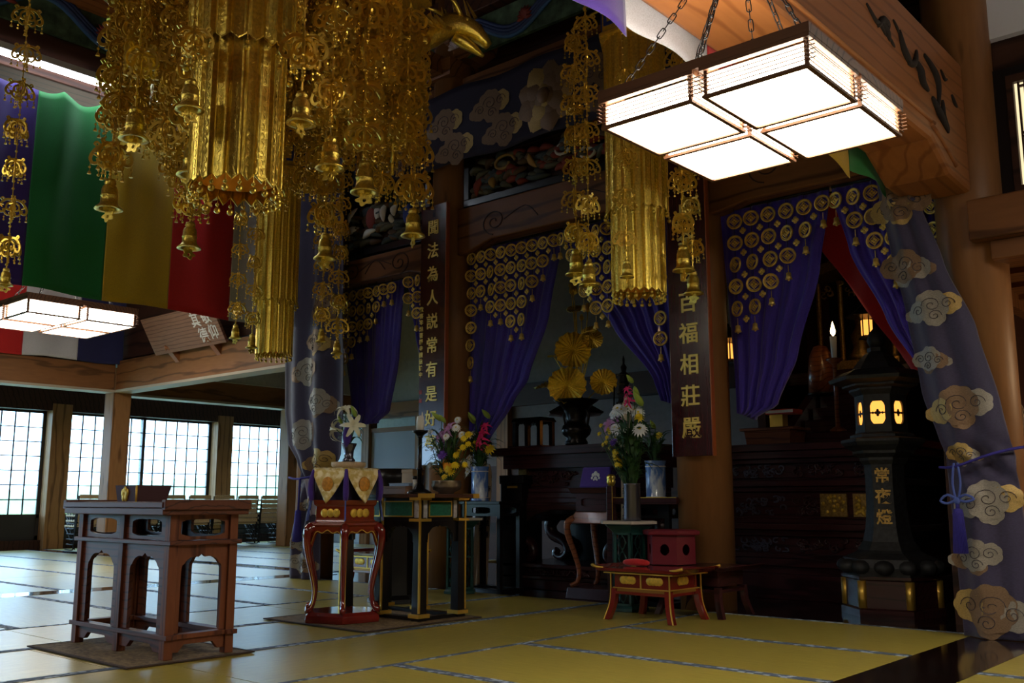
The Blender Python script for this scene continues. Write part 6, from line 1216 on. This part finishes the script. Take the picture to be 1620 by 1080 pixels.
for (x, y, z, lab) in ((-4.36, 8.0, 2.04, 'glowing gilt hanging lantern peeping out beside the stout cedar pillar'), (-3.30, 8.62, 2.22, 'glowing gilt hanging lantern beside the drawn red cloth')):
    q = small_lantern(lab, (x, y, z), .62); ob('hanging_chain', MB().tube([(0, 0, .36), (0, 0, 5.99 - z)], .005, 4), GOLD_DIM, q)
sh = thing('gilt_shrine', 'dim gilt shrine with pillars standing at the back of the tiered altar', 'shrine', (-3.60, 9.25, 2.01)); ob('base', MB().bx(-.42, .42, -.2, .25, 0, .10), GOLD_DIM, sh, bev=.006); ob('dark_recess', MB().bx(-.36, .36, .12, .2, .1, 1.0), BLACK, sh)
for x in (-.36, -.14, .14, .36): ob('pillar', MB().lathe([(0, .1), (.035, .1), (.025, .14), (.025, .86), (.035, .9), (0, .9)], 10, (x, -.12, 0)), GOLD_DIM, sh)
q = MB().prism([(-.55, .92), (-.45, 1.02), (-.2, 1.08), (0, 1.2), (.2, 1.08), (.45, 1.02), (.55, .92), (.4, .94), (0, 1.02), (-.4, .94)], -.25, .2); ob('roof', q, GOLD_DIM, sh); ob('statue', MB().lathe([(0, .1), (.10, .1), (.12, .16), (.08, .24), (.10, .36), (.05, .44), (.055, .50), (.03, .56), (0, .57)], 14), GOLD_DIM, sh); relief_panel(sh, -.36, .36, .72, .9, -.13, GOLD_DIM, 40, 22)
rc = thing('red_valance', 'dark red cloth drawn aside inside the lantern opening', 'curtain', (-3.05, 8.05, 2.0)); ob('valance_cloth', MB().grid(lambda u, v: (-.62 + 1.25 * u, .03 * sin(u * 20 + v), 1.45 - (.12 + 2.0 * u) * v), 50, 24), C_RED, rc, solid=.004); ob('rail', MB().tube([(-.65, 0, 1.46), (.66, 0, 1.46)], .012, 6), BLACKM, rc)
rcb = thing('red_cushion', 'red cloth bundle beside the drape, right of the glowing lantern', 'cloth', (-2.42, 8.6, 1.15)); ob('bundle', MB().lathe([(0, 0), (.14, .02), (.17, .14), (.14, .30), (.07, .40), (0, .43)], 14), C_RED, rcb); ob('support', MB().bx(-.16, .16, -.12, .12, -1.15, 0), BLACK, rcb)
brm = thing('brown_vessel', 'rounded brown vessel beside the lit candle on the tiered altar', 'vessel', (-3.72, 8.55, 1.745)); ob('body', MB().lathe([(0, 0), (.12, 0), (.12, .2), (.10, .36), (.06, .44), (0, .46)], 18), BROWN_ST, brm); ob('foot_ring', MB().lathe([(0, -.008), (.13, -.008), (.13, .01), (0, .01)], 18), BLACK, brm)
# ---- bronze lantern with lit windows
ln = thing('bronze_lantern', 'tall hexagonal bronze floor lantern with glowing windows and gold characters', 'lantern', (-2.64, 7.06, -.004), radians(13)); ln.scale = (.964, .964, .964)
def hexl(name, prof, m, bev=0): return ob(name, MB().lathe(prof, 6, rot=0, smooth=False), m, ln, bev=bev)
hexl('wooden_plinth', [(0, 0), (.36, 0), (.36, .05), (.33, .06), (.33, .25), (.35, .26), (.35, .28), (0, .28)], RED_WOOD)
for i in range(6): a = i * pi / 3; ob('brass_corner', MB().lathe([(0, .06), (.034, .06), (.034, .25), (0, .25)], 6, (.318 * cos(a), .318 * sin(a), 0)), GOLD_TRIM, ln)
hexl('petal_base', [(0, .28), (.335, .28), (.35, .34), (.33, .40), (.24, .44), (.20, .47), (0, .47)], STONE_BR)
for i in range(12): a = i * pi / 6; ob('base_petal', MB().ball((.31 * cos(a), .31 * sin(a), .345), .07, 8, 6, sz=.75), STONE_BR, ln)
hexl('shaft', [(0, .46), (.22, .46), (.18, .52), (.155, .62), (.142, .75), (.138, .95), (.142, 1.08), (0, 1.08)], STONE_BR)
hexl('platform', [(0, 1.08), (.15, 1.08), (.17, 1.11), (.17, 1.13), (.22, 1.16), (.22, 1.18), (.28, 1.22), (.30, 1.245), (.30, 1.265), (.23, 1.28), (.23, 1.30), (.19, 1.315), (.19, 1.335), (0, 1.335)], STONE_BR)
for i in range(6):
    a = i * pi / 3 + pi / 6; d = .178 * cos(pi / 6); s = .178 * .5; hl = [(.052 * max(-1, min(1, 1.2 * cos(2 * pi * k / 24))), 1.46 + .085 * max(-1, min(1, 1.15 * sin(2 * pi * k / 24)))) for k in range(24)]
    wdw = link('window_panel', MB().ringpanel(-s, s, 1.335, 1.595, hl, d - .008, d + .006, 'yz').mesh('window_panel', STONE_BR), ln, (0, 0, 0), (0, 0, a)); link('lit_paper', MB().bx(d - .014, d - .009, -.07, .07, 1.36, 1.57).mesh('lit_paper', PAPER_GLOW), wdw)
    q = MB(); q.bx(d - .003, d + .003, -.055, .055, 1.452, 1.462)
    for k in range(4): q.ball((d, .012 * cos(k * pi / 2), 1.457 + .016 * sin(k * pi / 2)), .012, 6, 4, sx=.3)
    for k in (-1, 1): q.ball((d, k * .034, 1.457), .010, 6, 4, sx=.3)
    ob('grille', q, BLACKM, wdw)
hexl('roof', [(0, 1.595), (.19, 1.595), (.22, 1.63), (.22, 1.645), (.27, 1.66), (.27, 1.675), (.36, 1.70), (.37, 1.725), (.26, 1.78), (.20, 1.79), (.16, 1.84), (.11, 1.90), (.07, 1.93), (.07, 1.96), (.05, 1.97), (0, 1.97)], STONE_BR)
ob('finial', MB().lathe([(0, 1.96), (.05, 1.97), (.07, 2.02), (.055, 2.07), (.02, 2.11), (0, 2.13)], 14), STONE_BR, ln)
for ch, z in zip('常夜燈', (.99, .84, .69)): glyph(ch, .115, GOLD_DIM, ln, (.128 * cos(radians(-90)), -.132, z), (pi / 2, 0, 0), .02, .003)
# ================================================================== STACKED CHAIRS by the windows
def make_chair(label):
    t = thing('folding_chair', label, 'chair', (0, 0, 0), 0, 'stacked chairs by the windows')
    ob('seat', MB().bx(-.20, .20, -.20, .20, .36, .395), CHAIR_P, t, bev=.012); ob('backrest', MB().bx(.215, .235, -.20, .20, .40, .468), CHAIR_P, t, bev=.008)
    for s in (-1, 1):
        ob('leg', MB().tube(smoothpts([(.21, s * .205, .45), (.21, s * .205, .36), (.17, s * .205, .10), (.16, s * .205, .012), (-.1, s * .205, .012)], 3), .011, 6), BLACKM, t)
        ob('leg', MB().tube([(-.19, s * .19, .37), (.0, s * .19, .2), (.20, s * .19, .02)], .011, 6), BLACKM, t)
    ob('stretcher', MB().tube([(.165, -.205, .12), (.165, .205, .12)], .010, 6), BLACKM, t); return t
ch0 = None
for sI in range(9):
    for k in range(6):
        lab = 'tan chair with black frame, %s from the floor in the %s stack along the windows' % (ORD[k], ORD[sI])
        loc = (-15.75 + .02 * random.uniform(-1, 1), 7.42 + .49 * sI, .002 + k * .082)
        if ch0 is None: ch0 = make_chair(lab); ch0.location = loc
        else: dup(ch0, loc, random.uniform(-.02, .02), lab)
